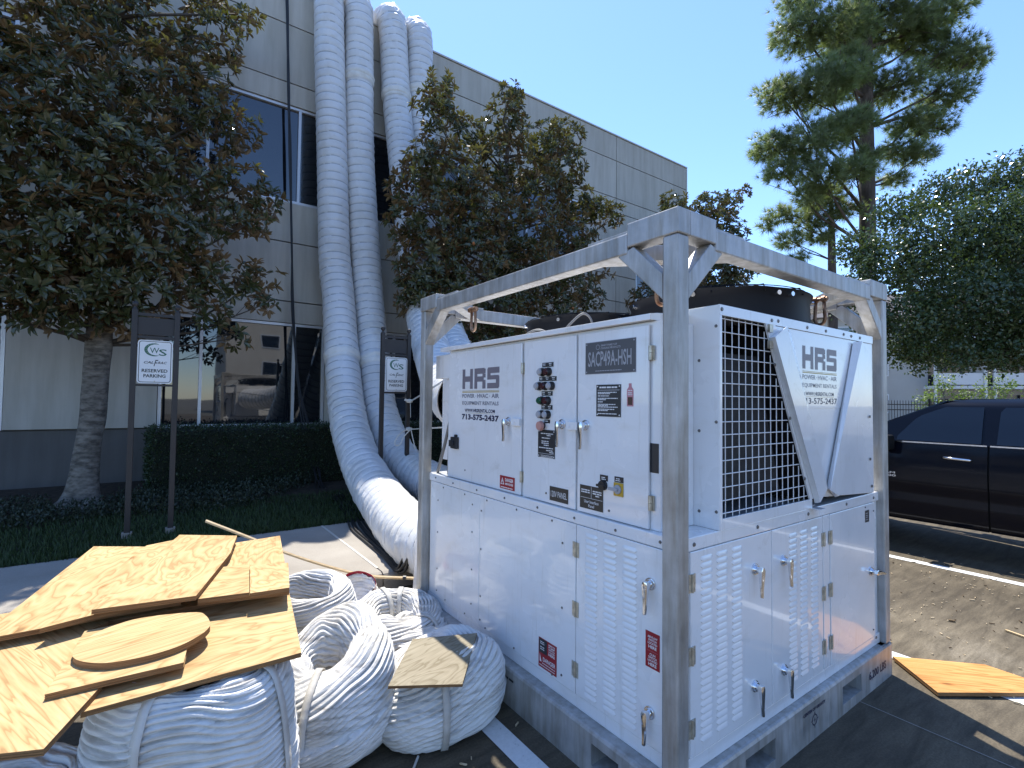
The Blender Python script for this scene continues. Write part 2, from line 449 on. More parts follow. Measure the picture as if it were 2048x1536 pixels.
# ------------------------------------------------------------------ mesh helpers
class MB:
    def __init__(s):
        s.v, s.f, s.m = [], [], []

    def add(s, V, F, mi=0):
        b = len(s.v)
        s.v.extend([tuple(map(float, p)) for p in V])
        for q in F:
            s.f.append(tuple(i + b for i in q))
            s.m.append(mi)

    def box(s, a, b, mi=0):
        x0, y0, z0 = a
        x1, y1, z1 = b
        x0, x1 = min(x0, x1), max(x0, x1)
        y0, y1 = min(y0, y1), max(y0, y1)
        z0, z1 = min(z0, z1), max(z0, z1)
        V = [(x0, y0, z0), (x1, y0, z0), (x1, y1, z0), (x0, y1, z0), (x0, y0, z1), (x1, y0, z1), (x1, y1, z1), (x0, y1, z1)]
        s.add(V, [(0, 3, 2, 1), (4, 5, 6, 7), (0, 1, 5, 4), (1, 2, 6, 5), (2, 3, 7, 6), (3, 0, 4, 7)], mi)

    def bar(s, a, b, wu, wv, up=(0, 0, 1), mi=0):
        a, b = Vector(a), Vector(b)
        d = (b - a).normalized()
        u = d.cross(Vector(up))
        if u.length < 1e-5:
            u = d.cross(Vector((1, 0, 0)))
        u.normalize()
        v = u.cross(d)
        V = []
        for c in (a, b):
            for su, sv in ((-1, -1), (1, -1), (1, 1), (-1, 1)):
                V.append(c + u * (su * wu / 2) + v * (sv * wv / 2))
        s.add(V, [(0, 3, 2, 1), (4, 5, 6, 7), (0, 1, 5, 4), (1, 2, 6, 5), (2, 3, 7, 6), (3, 0, 4, 7)], mi)

    def prism(s, pts, off, mi=0, mi_side=None):
        n = len(pts)
        off = Vector(off)
        V = [Vector(p) for p in pts] + [Vector(p) + off for p in pts]
        ms = mi if mi_side is None else mi_side
        s.add(V, [tuple(range(n - 1, -1, -1)), tuple(range(n, 2 * n))], mi)
        b = len(s.v) - 2 * n
        for i in range(n):
            j = (i + 1) % n
            s.f.append((b + i, b + j, b + n + j, b + n + i))
            s.m.append(ms)

    def cyl(s, a, b, r0, r1=None, n=16, mi=0, caps=True):
        r1 = r0 if r1 is None else r1
        a, b = Vector(a), Vector(b)
        d = (b - a).normalized()
        u = d.orthogonal().normalized()
        v = d.cross(u)
        V = []
        for c, r in ((a, r0), (b, r1)):
            for i in range(n):
                t = 2 * PI * i / n
                V.append(c + u * (r * math.cos(t)) + v * (r * math.sin(t)))
        F = [(i, (i + 1) % n, n + (i + 1) % n, n + i) for i in range(n)]
        if caps:
            F += [tuple(range(n - 1, -1, -1)), tuple(range(n, 2 * n))]
        s.add(V, F, mi)

    def tube(s, path, r, n=8, mi=0, caps=True, rad=None):
        path = [Vector(p) for p in path]
        k = len(path)
        u = None
        V = []
        for i, p in enumerate(path):
            d = (path[min(i + 1, k - 1)] - path[max(i - 1, 0)]).normalized()
            if u is None:
                u = d.orthogonal().normalized()
            else:
                u = (u - d * u.dot(d)).normalized()
            vv = d.cross(u)
            rr = r if rad is None else rad[i]
            for j in range(n):
                t = 2 * PI * j / n
                V.append(p + u * (rr * math.cos(t)) + vv * (rr * math.sin(t)))
        F = []
        for i in range(k - 1):
            for j in range(n):
                F.append((i * n + j, i * n + (j + 1) % n, (i + 1) * n + (j + 1) % n, (i + 1) * n + j))
        if caps:
            F += [tuple(range(n - 1, -1, -1)), tuple(range((k - 1) * n, k * n))]
        s.add(V, F, mi)

    def lathe(s, c, prof, n=32, mi=0, axis='Z'):
        V = []
        for r, z in prof:
            for j in range(n):
                t = 2 * PI * j / n
                V.append((c[0] + r * math.cos(t), c[1] + r * math.sin(t), c[2] + z))
        k = len(prof)
        F = []
        for i in range(k - 1):
            for j in range(n):
                F.append((i * n + j, i * n + (j + 1) % n, (i + 1) * n + (j + 1) % n, (i + 1) * n + j))
        s.add(V, F, mi)

    def build(s, name, mats, parent=None, smooth=None, bevel=0.0, origin=None):
        me = bpy.data.meshes.new(name)
        off = origin if origin is not None else (wloc(parent) if parent is not None else (0, 0, 0))
        V = [(p[0] - off[0], p[1] - off[1], p[2] - off[2]) for p in s.v]
        me.from_pydata(V, [], s.f)
        if not isinstance(mats, (list, tuple)):
            mats = [mats]
        for mm in mats:
            me.materials.append(mm)
        me.polygons.foreach_set('material_index', s.m)
        if smooth is not None:
            me.shade_smooth()
            if smooth < 3:
                me.set_sharp_from_angle(angle=smooth)
        me.update()
        o = bpy.data.objects.new(name, me)
        col.objects.link(o)
        if parent is not None:
            o.parent = parent
        if origin is not None:
            pw = wloc(parent) if parent is not None else (0, 0, 0)
            o.location = (origin[0] - pw[0], origin[1] - pw[1], origin[2] - pw[2])
        if bevel:
            b = o.modifiers.new('bevel', 'BEVEL')
            b.width = bevel
            b.segments = 2
            b.limit_method = 'ANGLE'
            b.angle_limit = math.radians(40)
        return o


def wloc(o):
    x, y, z = 0, 0, 0
    while o is not None:
        x += o.location.x
        y += o.location.y
        z += o.location.z
        o = o.parent
    return (x, y, z)


def np_mesh(name, V, F, mat, parent=None, smooth=False, closed_off=(0, 0, 0)):
    """V (n,3), F (m,k) arrays -> one mesh object"""
    me = bpy.data.meshes.new(name)
    off = np.array(wloc(parent) if parent is not None else closed_off)
    V = np.asarray(V, dtype=np.float32) - off.astype(np.float32)
    F = np.asarray(F, dtype=np.int32)
    k = F.shape[1]
    me.vertices.add(len(V))
    me.vertices.foreach_set('co', V.ravel())
    me.loops.add(F.size)
    me.loops.foreach_set('vertex_index', F.ravel())
    me.polygons.add(len(F))
    me.polygons.foreach_set('loop_start', np.arange(0, F.size, k, dtype=np.int32))
    me.polygons.foreach_set('use_smooth', np.full(len(F), smooth))
    me.update(calc_edges=True)
    me.validate()
    for mm in (mat if isinstance(mat, (list, tuple)) else [mat]):
        me.materials.append(mm)
    o = bpy.data.objects.new(name, me)
    col.objects.link(o)
    if parent is not None:
        o.parent = parent
    else:
        o.location = closed_off
    return o


def tag(o, label=None, cat=None, group=None, kind=None):
    if label:
        o['label'] = label
    if cat:
        o['category'] = cat
    if group:
        o['group'] = group
    if kind:
        o['kind'] = kind
    return o


def thing(name, label, cat, loc=(0, 0, 0), group=None):
    o = bpy.data.objects.new(name, None)
    col.objects.link(o)
    o.empty_display_size = 0.2
    o.location = loc
    return tag(o, label, cat, group)


def share(src, name, parent, loc, rotz=0.0):
    """another object with src's mesh"""
    o = src.copy()
    o.name = name
    col.objects.link(o)
    o.parent = parent
    pw = wloc(parent)
    o.location = (loc[0] - pw[0], loc[1] - pw[1], loc[2] - pw[2])
    o.rotation_euler = (0, 0, rotz)
    return o


# value noise for numpy arrays
_T = RNG.random((64, 64, 64)).astype(np.float32)


def vnoise(x, y, z):
    xi, yi, zi = np.floor(x).astype(int), np.floor(y).astype(int), np.floor(z).astype(int)
    fx, fy, fz = x - xi, y - yi, z - zi
    fx, fy, fz = [q * q * (3 - 2 * q) for q in (fx, fy, fz)]
    r = 0
    for dx in (0, 1):
        wx = fx if dx else 1 - fx
        for dy in (0, 1):
            wy = fy if dy else 1 - fy
            for dz in (0, 1):
                wz = fz if dz else 1 - fz
                r = r + _T[(xi + dx) % 64, (yi + dy) % 64, (zi + dz) % 64] * wx * wy * wz
    return r * 2 - 1


# flat lettering
_GL = {}


def text_geo(s, bold=0.0, shear=0.0):
    key = (s, bold, shear)
    if key not in _GL:
        cu = bpy.data.curves.new('t', 'FONT')
        cu.body = s
        cu.offset = bold
        cu.shear = shear
        cu.resolution_u = 2
        cu.fill_mode = 'FRONT'
        ob = bpy.data.objects.new('t', cu)
        col.objects.link(ob)
        me = bpy.data.meshes.new_from_object(ob.evaluated_get(bpy.context.evaluated_depsgraph_get()))
        V = np.array([v.co[:2] for v in me.vertices])
        F = [tuple(p.vertices) for p in me.polygons]
        bpy.data.objects.remove(ob)
        bpy.data.curves.remove(cu)
        bpy.data.meshes.remove(me)
        lo, hi = V.min(0), V.max(0)
        _GL[key] = ((V - lo) / (hi - lo), F)
    return _GL[key]


class Face:
    """a flat side: u to the right, v up, d outwards"""
    def __init__(s, O, U, V, N):
        s.O, s.U, s.V, s.N = map(Vector, (O, U, V, N))

    def p(s, u, v, d=0.0):
        return s.O + s.U * u + s.V * v + s.N * d

    def box(s, mb, u0, u1, v0, v1, d0, d1, mi=0):
        pts = [s.p(u0, v0, d0), s.p(u1, v0, d0), s.p(u1, v1, d0), s.p(u0, v1, d0)]
        mb.prism(pts, s.N * (d1 - d0), mi)

    def rect(s, mb, u0, u1, v0, v1, d, mi=0):
        mb.add([s.p(u0, v0, d), s.p(u1, v0, d), s.p(u1, v1, d), s.p(u0, v1, d)], [(0, 1, 2, 3)], mi)

    def text(s, mb, txt, u0, u1, v0, v1, d, mi=0, bold=0.02, shear=0.0):
        V, F = text_geo(txt, bold, shear)
        mb.add([s.p(u0 + a * (u1 - u0), v0 + b * (v1 - v0), d) for a, b in V], F, mi)

    def disc(s, mb, u, v, d0, d1, r, n=16, mi=0, r1=None):
        mb.cyl(s.p(u, v, d0), s.p(u, v, d1), r, r1, n, mi)

    def scribble(s, mb, u0, u1, v, h, d, mi=0, seed=0, fill=0.8):
        """a line of print too small to read: short runs of ink"""
        rr = random.Random(seed)
        x = u0
        end = u0 + (u1 - u0) * fill
        while x < end:
            wd = min(rr.uniform(1.5, 5.0) * h, end - x)
            s.rect(mb, x, x + wd * 0.86, v, v + h, d, mi)
            x += wd


XA, YB = 0.068, 0.043
FA = Face((XA, 0, 0), (0, -1, 0), (0, 0, 1), (-1, 0, 0))
FB = Face((0, YB, 0), (1, 0, 0), (0, 0, 1), (0, -1, 0))
ROT_A = -PI / 2

# ------------------------------------------------------------------ ground
mb = MB()
mb.add([(-600, -600, -0.02), (600, -600, -0.02), (600, 600, -0.02), (-600, 600, -0.02)], [(0, 1, 2, 3)])
tag(mb.build('ground', M['far_ground']), kind='structure')
mb = MB()
mb.add([(-30, -40, 0), (40, -40, 0), (40, 2.96, 0), (-30, 2.96, 0)], [(0, 1, 2, 3)])
tag(mb.build('parking_lot', M['lot']), kind='structure')
for lx in (-5.22, -2.70, -0.17, 2.36, 4.90, 7.43):
    mb = MB()
    mb.add([(lx - 0.055, -3.2, 0.004), (lx + 0.055, -3.2, 0.004), (lx + 0.055, 2.9, 0.004), (lx - 0.055, 2.9, 0.004)], [(0, 1, 2, 3)])
    tag(mb.build('stall_line', M['line']), kind='structure')
mb = MB()
mb.add([(1.597, -6, .003), (1.603, -6, .003), (1.603, 2.9, .003), (1.597, 2.9, .003)], [(0, 1, 2, 3)])
tag(mb.build('lot_joint', M['walk']), kind='structure')
# sidewalk: slabs with a rolled front edge, sealant in the joints
walk = bpy.data.objects.new('sidewalk', None)
col.objects.link(walk)
tag(walk, kind='structure')
js = [-9.0, -7.45, -5.95, -4.45, -2.95, -1.45, 0.05, 1.55, 3.05, 4.55, 6.05, 7.55, 9.05, 10.55, 12.05, 13.6]
for a, b in zip(js[:-1], js[1:]):
    mb = MB()
    pr = [(2.96, 0.0), (2.96, 0.115), (2.975, 0.138), (3.01, 0.15), (4.86, 0.152), (4.86, 0.0)]
    mb.prism([(a + 0.006, y, z) for y, z in pr], (b - a - 0.012, 0, 0))
    mb.build('paving_slab', M['walk'], walk)
for j in js[1:-1]:
    mb = MB()
    mb.box((j - 0.011, 3.1, 0.10), (j + 0.011, 4.86, 0.155))
    mb.build('joint_sealant', M['sealant'], walk)
mb = MB()
mb.add([(-9, 4.86, 0.145), (14, 4.86, 0.145), (14, 6.3, 0.19), (-9, 6.3, 0.19), (14, 8.7, 0.30), (-9, 8.7, 0.30)], [(0, 1, 2, 3), (3, 2, 4, 5)])
tag(mb.build('lawn', M['turf']), kind='structure')
mb = MB()
mb.add([(-9, 6.25, 0.196), (14, 6.25, 0.196), (14, 8.62, 0.304), (-9, 8.62, 0.304)], [(0, 1, 2, 3)])
tag(mb.build('planting_bed', M['soil']), kind='structure')


def lawn_z(y):
    return np.where(y < 6.3, 0.145 + (y - 4.86) / 1.44 * 0.045, 0.19 + (y - 6.3) / 2.4 * 0.11)


# grass blades
n = 26000
gx = RNG.uniform(-4.2, 2.4, n)
gy = 4.84 + RNG.random(n) ** 1.3 * 1.75
gz = lawn_z(gy)
ga = RNG.uniform(0, 2 * PI, n)
gh = RNG.uniform(0.035, 0.085, n)
lean = RNG.uniform(0.01, 0.05, n)
gw = 0.004
V = np.zeros((n, 4, 3))
cs, sn = np.cos(ga), np.sin(ga)
V[:, 0] = np.stack([gx - cs * gw, gy - sn * gw, gz], 1)
V[:, 1] = np.stack([gx + cs * gw, gy + sn * gw, gz], 1)
V[:, 2] = np.stack([gx + cs * gw * .7 - sn * lean * .5, gy + sn * gw * .7 + cs * lean * .5, gz + gh * .6], 1)
V[:, 3] = np.stack([gx - sn * lean, gy + cs * lean, gz + gh], 1)
b = np.arange(n)[:, None] * 4
F = np.concatenate([b + np.array([[0, 1, 2]]), b + np.array([[0, 2, 3]])])
tag(np_mesh('grass', V.reshape(-1, 3), F, M['grass']), 'short green grass on the lawn strip behind the sidewalk', 'grass', kind='stuff')

# ------------------------------------------------------------------ office building
YF = 8.6
office = thing('office_building', 'two storey beige stucco office block with dark ribbon windows', 'building', (3.0, YF, 0))
X0, X1 = -9.0, 12.24
WIN = [-9.05 + 0.4, -5.83, -1.51, 1.87, 5.25]
WW = 2.56
BANDS = [(0.10, 1.12, 'base'), (1.12, 2.98, 'win'), (2.98, 3.38, 'wall'), (3.38, 4.46, 'wall'), (4.46, 5.20, 'wall'),
         (5.20, 7.00, 'win'), (7.00, 7.41, 'wall'), (7.41, 8.49, 'wall'), (8.49, 9.2, 'wall')]
VJ = [-9.0, -3.42, 2.79 - 0.98, 8.98, 12.24]
G = 0.011
TALL = (9.85, 11.45)


def wall_panel(x0, x1, z0, z1, mat):
    mb = MB()
    d = 0.0 if mat is M['stucco'] else 0.05
    mb.box((x0 + G, YF + d, z0 + G), (x1 - G, YF + 0.12 + d, z1 - G))
    mb.build('wall_panel', mat, office)


mb = MB()
mb.box((X0, YF + 0.125, 0.05), (X1 - 0.02, YF + 0.3, 9.19))
mb.box((X1 - 0.32, YF + 0.31, 0.05), (X1, YF + 14, 9.19))
mb.box((X0, YF + 13.7, 0.05), (X1 - 0.35, YF + 14, 9.19))
mb.box((X0, YF + 0.31, 8.3), (X1 - 0.35, YF + 13.65, 8.5))
mb.build('wall', M['joint'], office)
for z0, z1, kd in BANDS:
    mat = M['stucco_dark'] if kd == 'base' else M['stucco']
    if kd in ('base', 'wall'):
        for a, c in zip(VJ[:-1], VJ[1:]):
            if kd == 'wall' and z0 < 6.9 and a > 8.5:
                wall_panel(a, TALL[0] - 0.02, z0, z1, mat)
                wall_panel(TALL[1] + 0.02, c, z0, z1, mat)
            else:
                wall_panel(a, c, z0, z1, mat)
    else:
        xs = [X0]
        for q in WIN:
            xs += [max(q, X0), q + WW]
        xs += [TALL[0] - 0.02, TALL[1] + 0.02, X1]
        for a, c in zip(xs[0::2], xs[1::2]):
            if c - a > 0.05:
                wall_panel(a, c, z0, z1, M['stucco'])
mb = MB()
mb.box((X0 - .02, YF - 0.025, 9.2), (X1 + 0.03, YF + 0.36, 9.235))
mb.box((X1 - 0.34, YF + 0.37, 9.2), (X1 + 0.03, YF + 14, 9.235))
mb.build('coping', M['coping'], office)
mb = MB()
mb.box((X1 + 0.001, YF, 0.1), (X1 + 0.05, YF + 14, 9.19))
mb.build('side_wall', M['stucco'], office)


def window(xa, xb, za, zb, mull):
    mb = MB()
    ft = 0.045
    y0, y1 = YF + 0.03, YF + 0.115
    mb.box((xa, y0, za), (xb, y1, za + ft))
    mb.box((xa, y0, zb - ft), (xb, y1, zb))
    edges = [xa] + list(mull) + [xb - ft]
    for e in edges:
        mb.box((e, y0 + 0.002, za + ft), (e + ft, y1 - 0.002, zb - ft))
    fr = mb.build('window', M['alu'], office)
    for a, c in zip(edges[:-1], edges[1:]):
        g = MB()
        k = rnd.uniform(-0.004, 0.004)
        g.add([(a + ft, y0 + .05, za + ft), (c, y0 + .05, za + ft), (c, y0 + .05 + k, zb - ft), (a + ft, y0 + .05 + k, zb - ft)], [(0, 1, 2, 3)])
        g.build('pane', M['glass'], fr)


for q in WIN:
    for za, zb in ((1.12, 2.98), (5.2, 7.0)):
        window(max(q, X0), q + WW, za, zb, [q + 0.545, q + 1.995] if q > -8.8 else [q + 1.995])
window(TALL[0], TALL[1], 1.12, 7.0, [TALL[0] + 0.75])

# ------------------------------------------------------------------ foliage helpers
LEAF_T = np.array([(0, 0, 0), (.33, -.5, .10), (.36, 0, 0), (.33, .5, .10), (.70, -.40, .05), (.72, 0, -.03), (.70, .40, .05), (1, 0, -.10)])
LEAF_F = np.array([(0, 2, 1), (0, 3, 2), (1, 2, 5), (1, 5, 4), (2, 3, 6), (2, 6, 5), (4, 5, 7), (5, 6, 7)])
LEAF_F = LEAF_F[:, ::-1]
LITE_T = np.array([(0, 0, 0), (.5, -.5, .08), (.5, .5, .08), (1, 0, -.05)])
LITE_F = np.array([(0, 2, 1), (1, 2, 3)])[:, ::-1]


def unit(a):
    return a / (np.linalg.norm(a, axis=-1, keepdims=True) + 1e-9)


def leaves(base, d, nrm, L, W, T=LEAF_T, FT=LEAF_F):
    """base,d,nrm (n,3), L,W (n,) -> V,F"""
    d = unit(d)
    s = unit(np.cross(nrm, d))
    nn = np.cross(d, s)
    n = len(base)
    V = (base[:, None, :] + d[:, None, :] * (T[None, :, 0:1] * L[:, None, None]) + s[:, None, :] * (T[None, :, 1:2] * W[:, None, None])
         + nn[:, None, :] * (T[None, :, 2:3] * L[:, None, None]))
    F = (np.arange(n)[:, None, None] * len(T) + FT[None]).reshape(-1, 3)
    return V.reshape(-1, 3), F


def rosette_dirs(axis, k, rg, lo=35, hi=95):
    """k leaf directions around each axis (n,3) -> d, nrm (n*k,3)"""
    n = len(axis)
    axis = unit(axis)
    ref = np.where(np.abs(axis[:, 2:3]) < 0.9, np.array([[0, 0, 1.0]]), np.array([[1.0, 0, 0]]))
    e1 = unit(np.cross(axis, ref))
    e2 = np.cross(axis, e1)
    ph = (np.arange(k)[None] * 2.4 + rg.uniform(0, 6.28, (n, 1)) + rg.normal(0, .25, (n, k)))
    th = np.radians(rg.uniform(lo, hi, (n, k)))
    d = (axis[:, None] * np.cos(th)[..., None] + (e1[:, None] * np.cos(ph)[..., None] + e2[:, None] * np.sin(ph)[..., None]) * np.sin(th)[..., None])
    nr = axis[:, None] + rg.normal(0, .22, (n, k, 3))
    return d.reshape(-1, 3), nr.reshape(-1, 3)


def lobe_points(lobes, dens, rg, shell=0.55, squash=0.85):
    P, A = [], []
    for x, y, z, r in lobes:
        m = max(4, int(dens * r ** 2))
        v = unit(rg.normal(size=(m, 3)))
        rad = r * (shell + (1 - shell) * rg.random((m, 1)) ** .6) * (1 + rg.normal(0, .10, (m, 1)))
        P.append(np.array([x, y, z]) + v * rad * np.array([1, 1, squash]))
        A.append(v)
    return np.concatenate(P), np.concatenate(A)


def limbs(mb, trunk, lobes, r0, rg, n_twig=3, zmin=0.0):
    """branches from the trunk line to each lobe, twigs inside the lobe"""
    tr = [Vector(p) for p in trunk]
    for x, y, z, r in lobes:
        c = Vector((x, y, z))
        best = None
        for i in range(1, len(tr)):
            for s in (0, .25, .5, .75):
                q = tr[i - 1].lerp(tr[i], s)
                if q.z < max(z - 0.05, zmin + .3) and q.z >= zmin and (best is None or abs((z - q.z) - 0.6 * (c - q).to_2d().length) < best[0]):
                    best = (abs((z - q.z) - 0.6 * (c - q).to_2d().length), q)
        q = best[1] if best else tr[1]
        mid = q.lerp(c, .5) + Vector((rg.normal(0, .08), rg.normal(0, .08), -0.06 * (c - q).length))
        ra = max(.009, r0 * (.12 + .2 * r))
        mb.tube([q, q.lerp(mid, .5) + Vector((0, 0, .02)), mid, mid.lerp(c, .5), c], ra, 6, 0, True, [ra, ra * .8, ra * .62, ra * .45, ra * .25])
        for _ in range(n_twig):
            v = unit(rg.normal(size=3))
            e = c + Vector(v * r * .9)
            st = mid.lerp(c, rg.uniform(.3, 1))
            mb.tube([st, st.lerp(e, .5) + Vector((0, 0, .04)), e], ra * .25, 4, 0, False, [ra * .28, ra * .2, ra * .1])


def trunk_mesh(path, radii, mat, parent, flare=0.0, n=18, seed=0, lump=0.08):
    pts = [Vector(p) for p in path]
    # resample
    P, Rr = [], []
    for i in range(len(pts) - 1):
        for k in range(6):
            s = k / 6
            P.append(np.array(pts[i].lerp(pts[i + 1], s)))
            Rr.append(radii[i] * (1 - s) + radii[i + 1] * s)
    P.append(np.array(pts[-1]))
    Rr.append(radii[-1])
    P, Rr = np.array(P), np.array(Rr)
    th = np.linspace(0, 2 * PI, n, endpoint=False)
    zz = P[:, 2] - P[0, 2]
    rr = Rr[:, None] * (1 + lump * vnoise(np.cos(th)[None] * 1.7 + 5 + seed + 0 * zz[:, None], np.sin(th)[None] * 1.7 + 9 + 0 * zz[:, None], zz[:, None] * 3.5 + seed))
    rr += flare * np.exp(-zz[:, None] / 0.11) * (1 + .6 * np.cos(th[None] * 3 + seed))
    V = np.stack([P[:, 0:1] + rr * np.cos(th), P[:, 1:2] + rr * np.sin(th), np.repeat(P[:, 2:3], n, 1)], 2).reshape(-1, 3)
    k = len(P)
    i, j = np.meshgrid(np.arange(k - 1), np.arange(n), indexing='ij')
    F = np.stack([i * n + j, i * n + (j + 1) % n, (i + 1) * n + (j + 1) % n, (i + 1) * n + j], -1).reshape(-1, 4)
    return np_mesh('trunk', V, F, mat, parent, True)


# one shared rosette of leaves for the countable sprays
def rosette_mesh(seed):
    rg = np.random.default_rng(seed)
    k = 9
    d, nr = rosette_dirs(np.array([[0, 0, 1.0]]), k, rg, 38, 88)
    base = d * .015
    L = rg.uniform(.10, .155, k)
    V, F = leaves(base, d, nr, L, L * rg.uniform(.36, .44, k))
    me = bpy.data.meshes.new('leaf_spray')
    me.from_pydata(V.tolist(), [], F.tolist())
    me.materials.append(M['magnolia'])
    me.update()
    return me


ROS = [rosette_mesh(s) for s in range(6)]
CAMP = np.array((-1.585, -1.154, 1.617))


def magnolia(label, base, trunk, radii, lobes, dens, seed, n_spray=240, zmin=0.0):
    rg = np.random.default_rng(seed)
    t = thing('magnolia_tree', label, 'tree', base, 'magnolia trees along the facade')
    trunk_mesh(trunk, radii, M['bark'], t, 0.11 if trunk[0][2] < 1 else 0, seed=seed)
    mb = MB()
    limbs(mb, trunk, lobes, radii[1], rg, 3, zmin)
    mb.build('limbs', M['twig'], t, smooth=4)
    P, A = lobe_points(lobes, dens, rg, .45, .9)
    ax = unit(A + np.array([0, 0, .55]) + rg.normal(0, .3, A.shape))
    # nearest sprays, countable
    dist = np.linalg.norm(P - CAMP, axis=1) + rg.uniform(0, .8, len(P))
    order = np.argsort(dist)
    for i in order[:n_spray]:
        o = bpy.data.objects.new('leaf_spray', ROS[i % 6])
        col.objects.link(o)
        o.parent = t
        o.location = P[i] - np.array(base)
        q = Vector(ax[i]).to_track_quat('Z', 'Y')
        o.rotation_mode = 'QUATERNION'
        o.rotation_quaternion = q
        sc = rg.uniform(.75, 1.15)
        o.scale = (sc, sc, sc)
    rest = order[n_spray:]
    k = 9
    d, nr = rosette_dirs(ax[rest], k, rg, 35, 95)
    bs = np.repeat(P[rest], k, 0) + d * .015
    L = rg.uniform(.085, .15, len(bs))
    V, F = leaves(bs, d, nr, L, L * rg.uniform(.34, .44, len(bs)))
    c = np_mesh('crown', V, F, M['magnolia'], t)
    c['kind'] = 'stuff'
    # seed cones
    mb = MB()
    for i in rg.choice(len(P), min(34, len(P)), replace=False):
        p = Vector(P[i])
        e = p + Vector(ax[i]) * .075
        mb.tube([p, p.lerp(e, .3), p.lerp(e, .7), e], .02, 7, 0, True, [.008, .024, .022, .006])
    mb.build('seed_cones', M['cone'], t, smooth=4)['kind'] = 'stuff'
    return t


LOB_L = [(-2.95, 6.8, 5.84, 0.75), (-2.48, 7.2, 6.5, 0.6), (-1.76, 7.4, 6.74, 0.55), (-1.04, 7.4, 7.0, 0.45), (-0.71, 7.6, 7.6, 0.35), (-1.02, 7.2, 6.33, 0.42), (-2.81, 6.6, 4.97, 0.8), (-2.22, 6.8, 5.41, 0.75), (-1.56, 7.0, 5.76, 0.65), (-1.08, 7.0, 5.53, 0.5), (-0.68, 7.2, 5.6, 0.38), (-2.81, 6.5, 4.18, 0.8), (-2.32, 6.6, 4.42, 0.8), (-1.74, 6.7, 4.56, 0.72), (-1.24, 6.8, 4.57, 0.55), (-0.68, 6.9, 4.61, 0.42), (-0.28, 7.0, 4.56, 0.27), (-2.76, 6.6, 3.43, 0.75), (-2.27, 6.4, 3.48, 0.7), (-1.81, 6.5, 3.6, 0.7), (-1.36, 6.6, 3.73, 0.5), (-0.86, 6.8, 4.09, 0.38), (-0.42, 6.9, 4.22, 0.26), (-2.92, 6.7, 2.95, 0.5), (-2.57, 6.6, 2.93, 0.5), (-2.17, 6.6, 2.9, 0.5), (-1.74, 6.5, 2.98, 0.5), (-1.30, 6.6, 3.14, 0.4), (-0.84, 6.7, 3.3, 0.36), (-0.38, 6.8, 3.28, 0.30), (-0.25, 6.8, 3.0, 0.2), (-2.35, 6.6, 2.58, 0.33), (-1.88, 6.7, 2.6, 0.33), (-1.0, 6.7, 2.75, 0.24), (-2.74, 6.7, 2.58, 0.33), (-0.68, 6.9, 2.45, 0.18), (-2.31, 7.2, 7.58, 0.8), (-2.92, 7.0, 6.9, 0.7), (-1.56, 7.3, 7.79, 0.7), (-3.7, 6.9, 5.2, .8), (-3.7, 6.9, 3.8, .8), (-3.5, 6.8, 2.8, .5)]
LOB_R = [(2.35, 6.6, 7.05, 0.26), (2.26, 6.6, 6.56, 0.34), (2.98, 6.8, 6.55, 0.3), (2.04, 6.5, 5.58, 0.38), (1.78, 6.5, 5.08, 0.27), (2.47, 6.4, 5.49, 0.5), (4.05, 6.9, 7.7, 0.24), (3.87, 6.8, 7.05, 0.38), (3.75, 6.6, 6.2, 0.5), (4.88, 6.8, 7.0, 0.42), (5.6, 6.9, 7.3, 0.34), (5.35, 6.8, 6.6, 0.46), (4.61, 6.6, 5.84, 0.55), (3.08, 6.4, 4.93, 0.6), (2.2, 6.4, 4.64, 0.5), (1.66, 6.4, 4.52, 0.27), (5.74, 6.8, 5.9, 0.42), (6.4, 6.8, 5.9, 0.32), (7.0, 6.9, 5.95, 0.25), (4.17, 6.5, 4.82, 0.6), (5.42, 6.6, 5.0, 0.5), (2.03, 6.4, 3.94, 0.48), (2.83, 6.3, 3.97, 0.6), (3.99, 6.4, 3.99, 0.6), (5.2, 6.5, 4.1, 0.5), (6.2, 6.6, 4.62, 0.32), (1.95, 6.4, 3.42, 0.38), (2.5, 6.4, 3.33, 0.5), (3.54, 6.4, 3.28, 0.6), (4.81, 6.5, 3.34, 0.5), (6.1, 6.7, 3.9, 0.27), (1.86, 6.4, 3.16, 0.22), (3.33, 6.4, 2.71, 0.5)]
LOB_T = [(8.81, 6.5, 6.45, 0.35), (10.3, 6.5, 6.85, 0.36), (11.0, 6.4, 7.05, 0.3), (11.45, 6.2, 7.4, 0.16), (9.85, 6.5, 6.11, 0.55), (10.85, 6.3, 6.1, 0.45), (9.01, 6.8, 5.89, 0.45), (8.94, 6.6, 4.94, 0.6), (10.36, 6.4, 5.13, 0.6), (11.1, 6.2, 5.22, 0.4), (8.3, 6.8, 4.12, 0.45), (9.15, 6.6, 3.96, 0.6), (10.59, 6.4, 4.36, 0.6), (10.0, 6.5, 3.4, 0.5)]
magnolia('large magnolia with a pale leaning trunk beside the reserved parking sign at left', (-2.26, 7.2, 0.22),
         [(-2.261, 7.2, 0.22), (-2.242, 7.2, 0.8), (-2.2, 7.15, 1.25), (-2.17, 7.1, 1.82), (-2.15, 7.0, 2.26), (-2.13, 7.0, 2.83), (-2.12, 7.0, 4.1), (-2.14, 7.1, 5.46), (-2.1, 7.2, 7.0)],
         [.17, .145, .14, .135, .14, .12, .09, .06, .03], LOB_L, 215, 3, 290, 2.25)
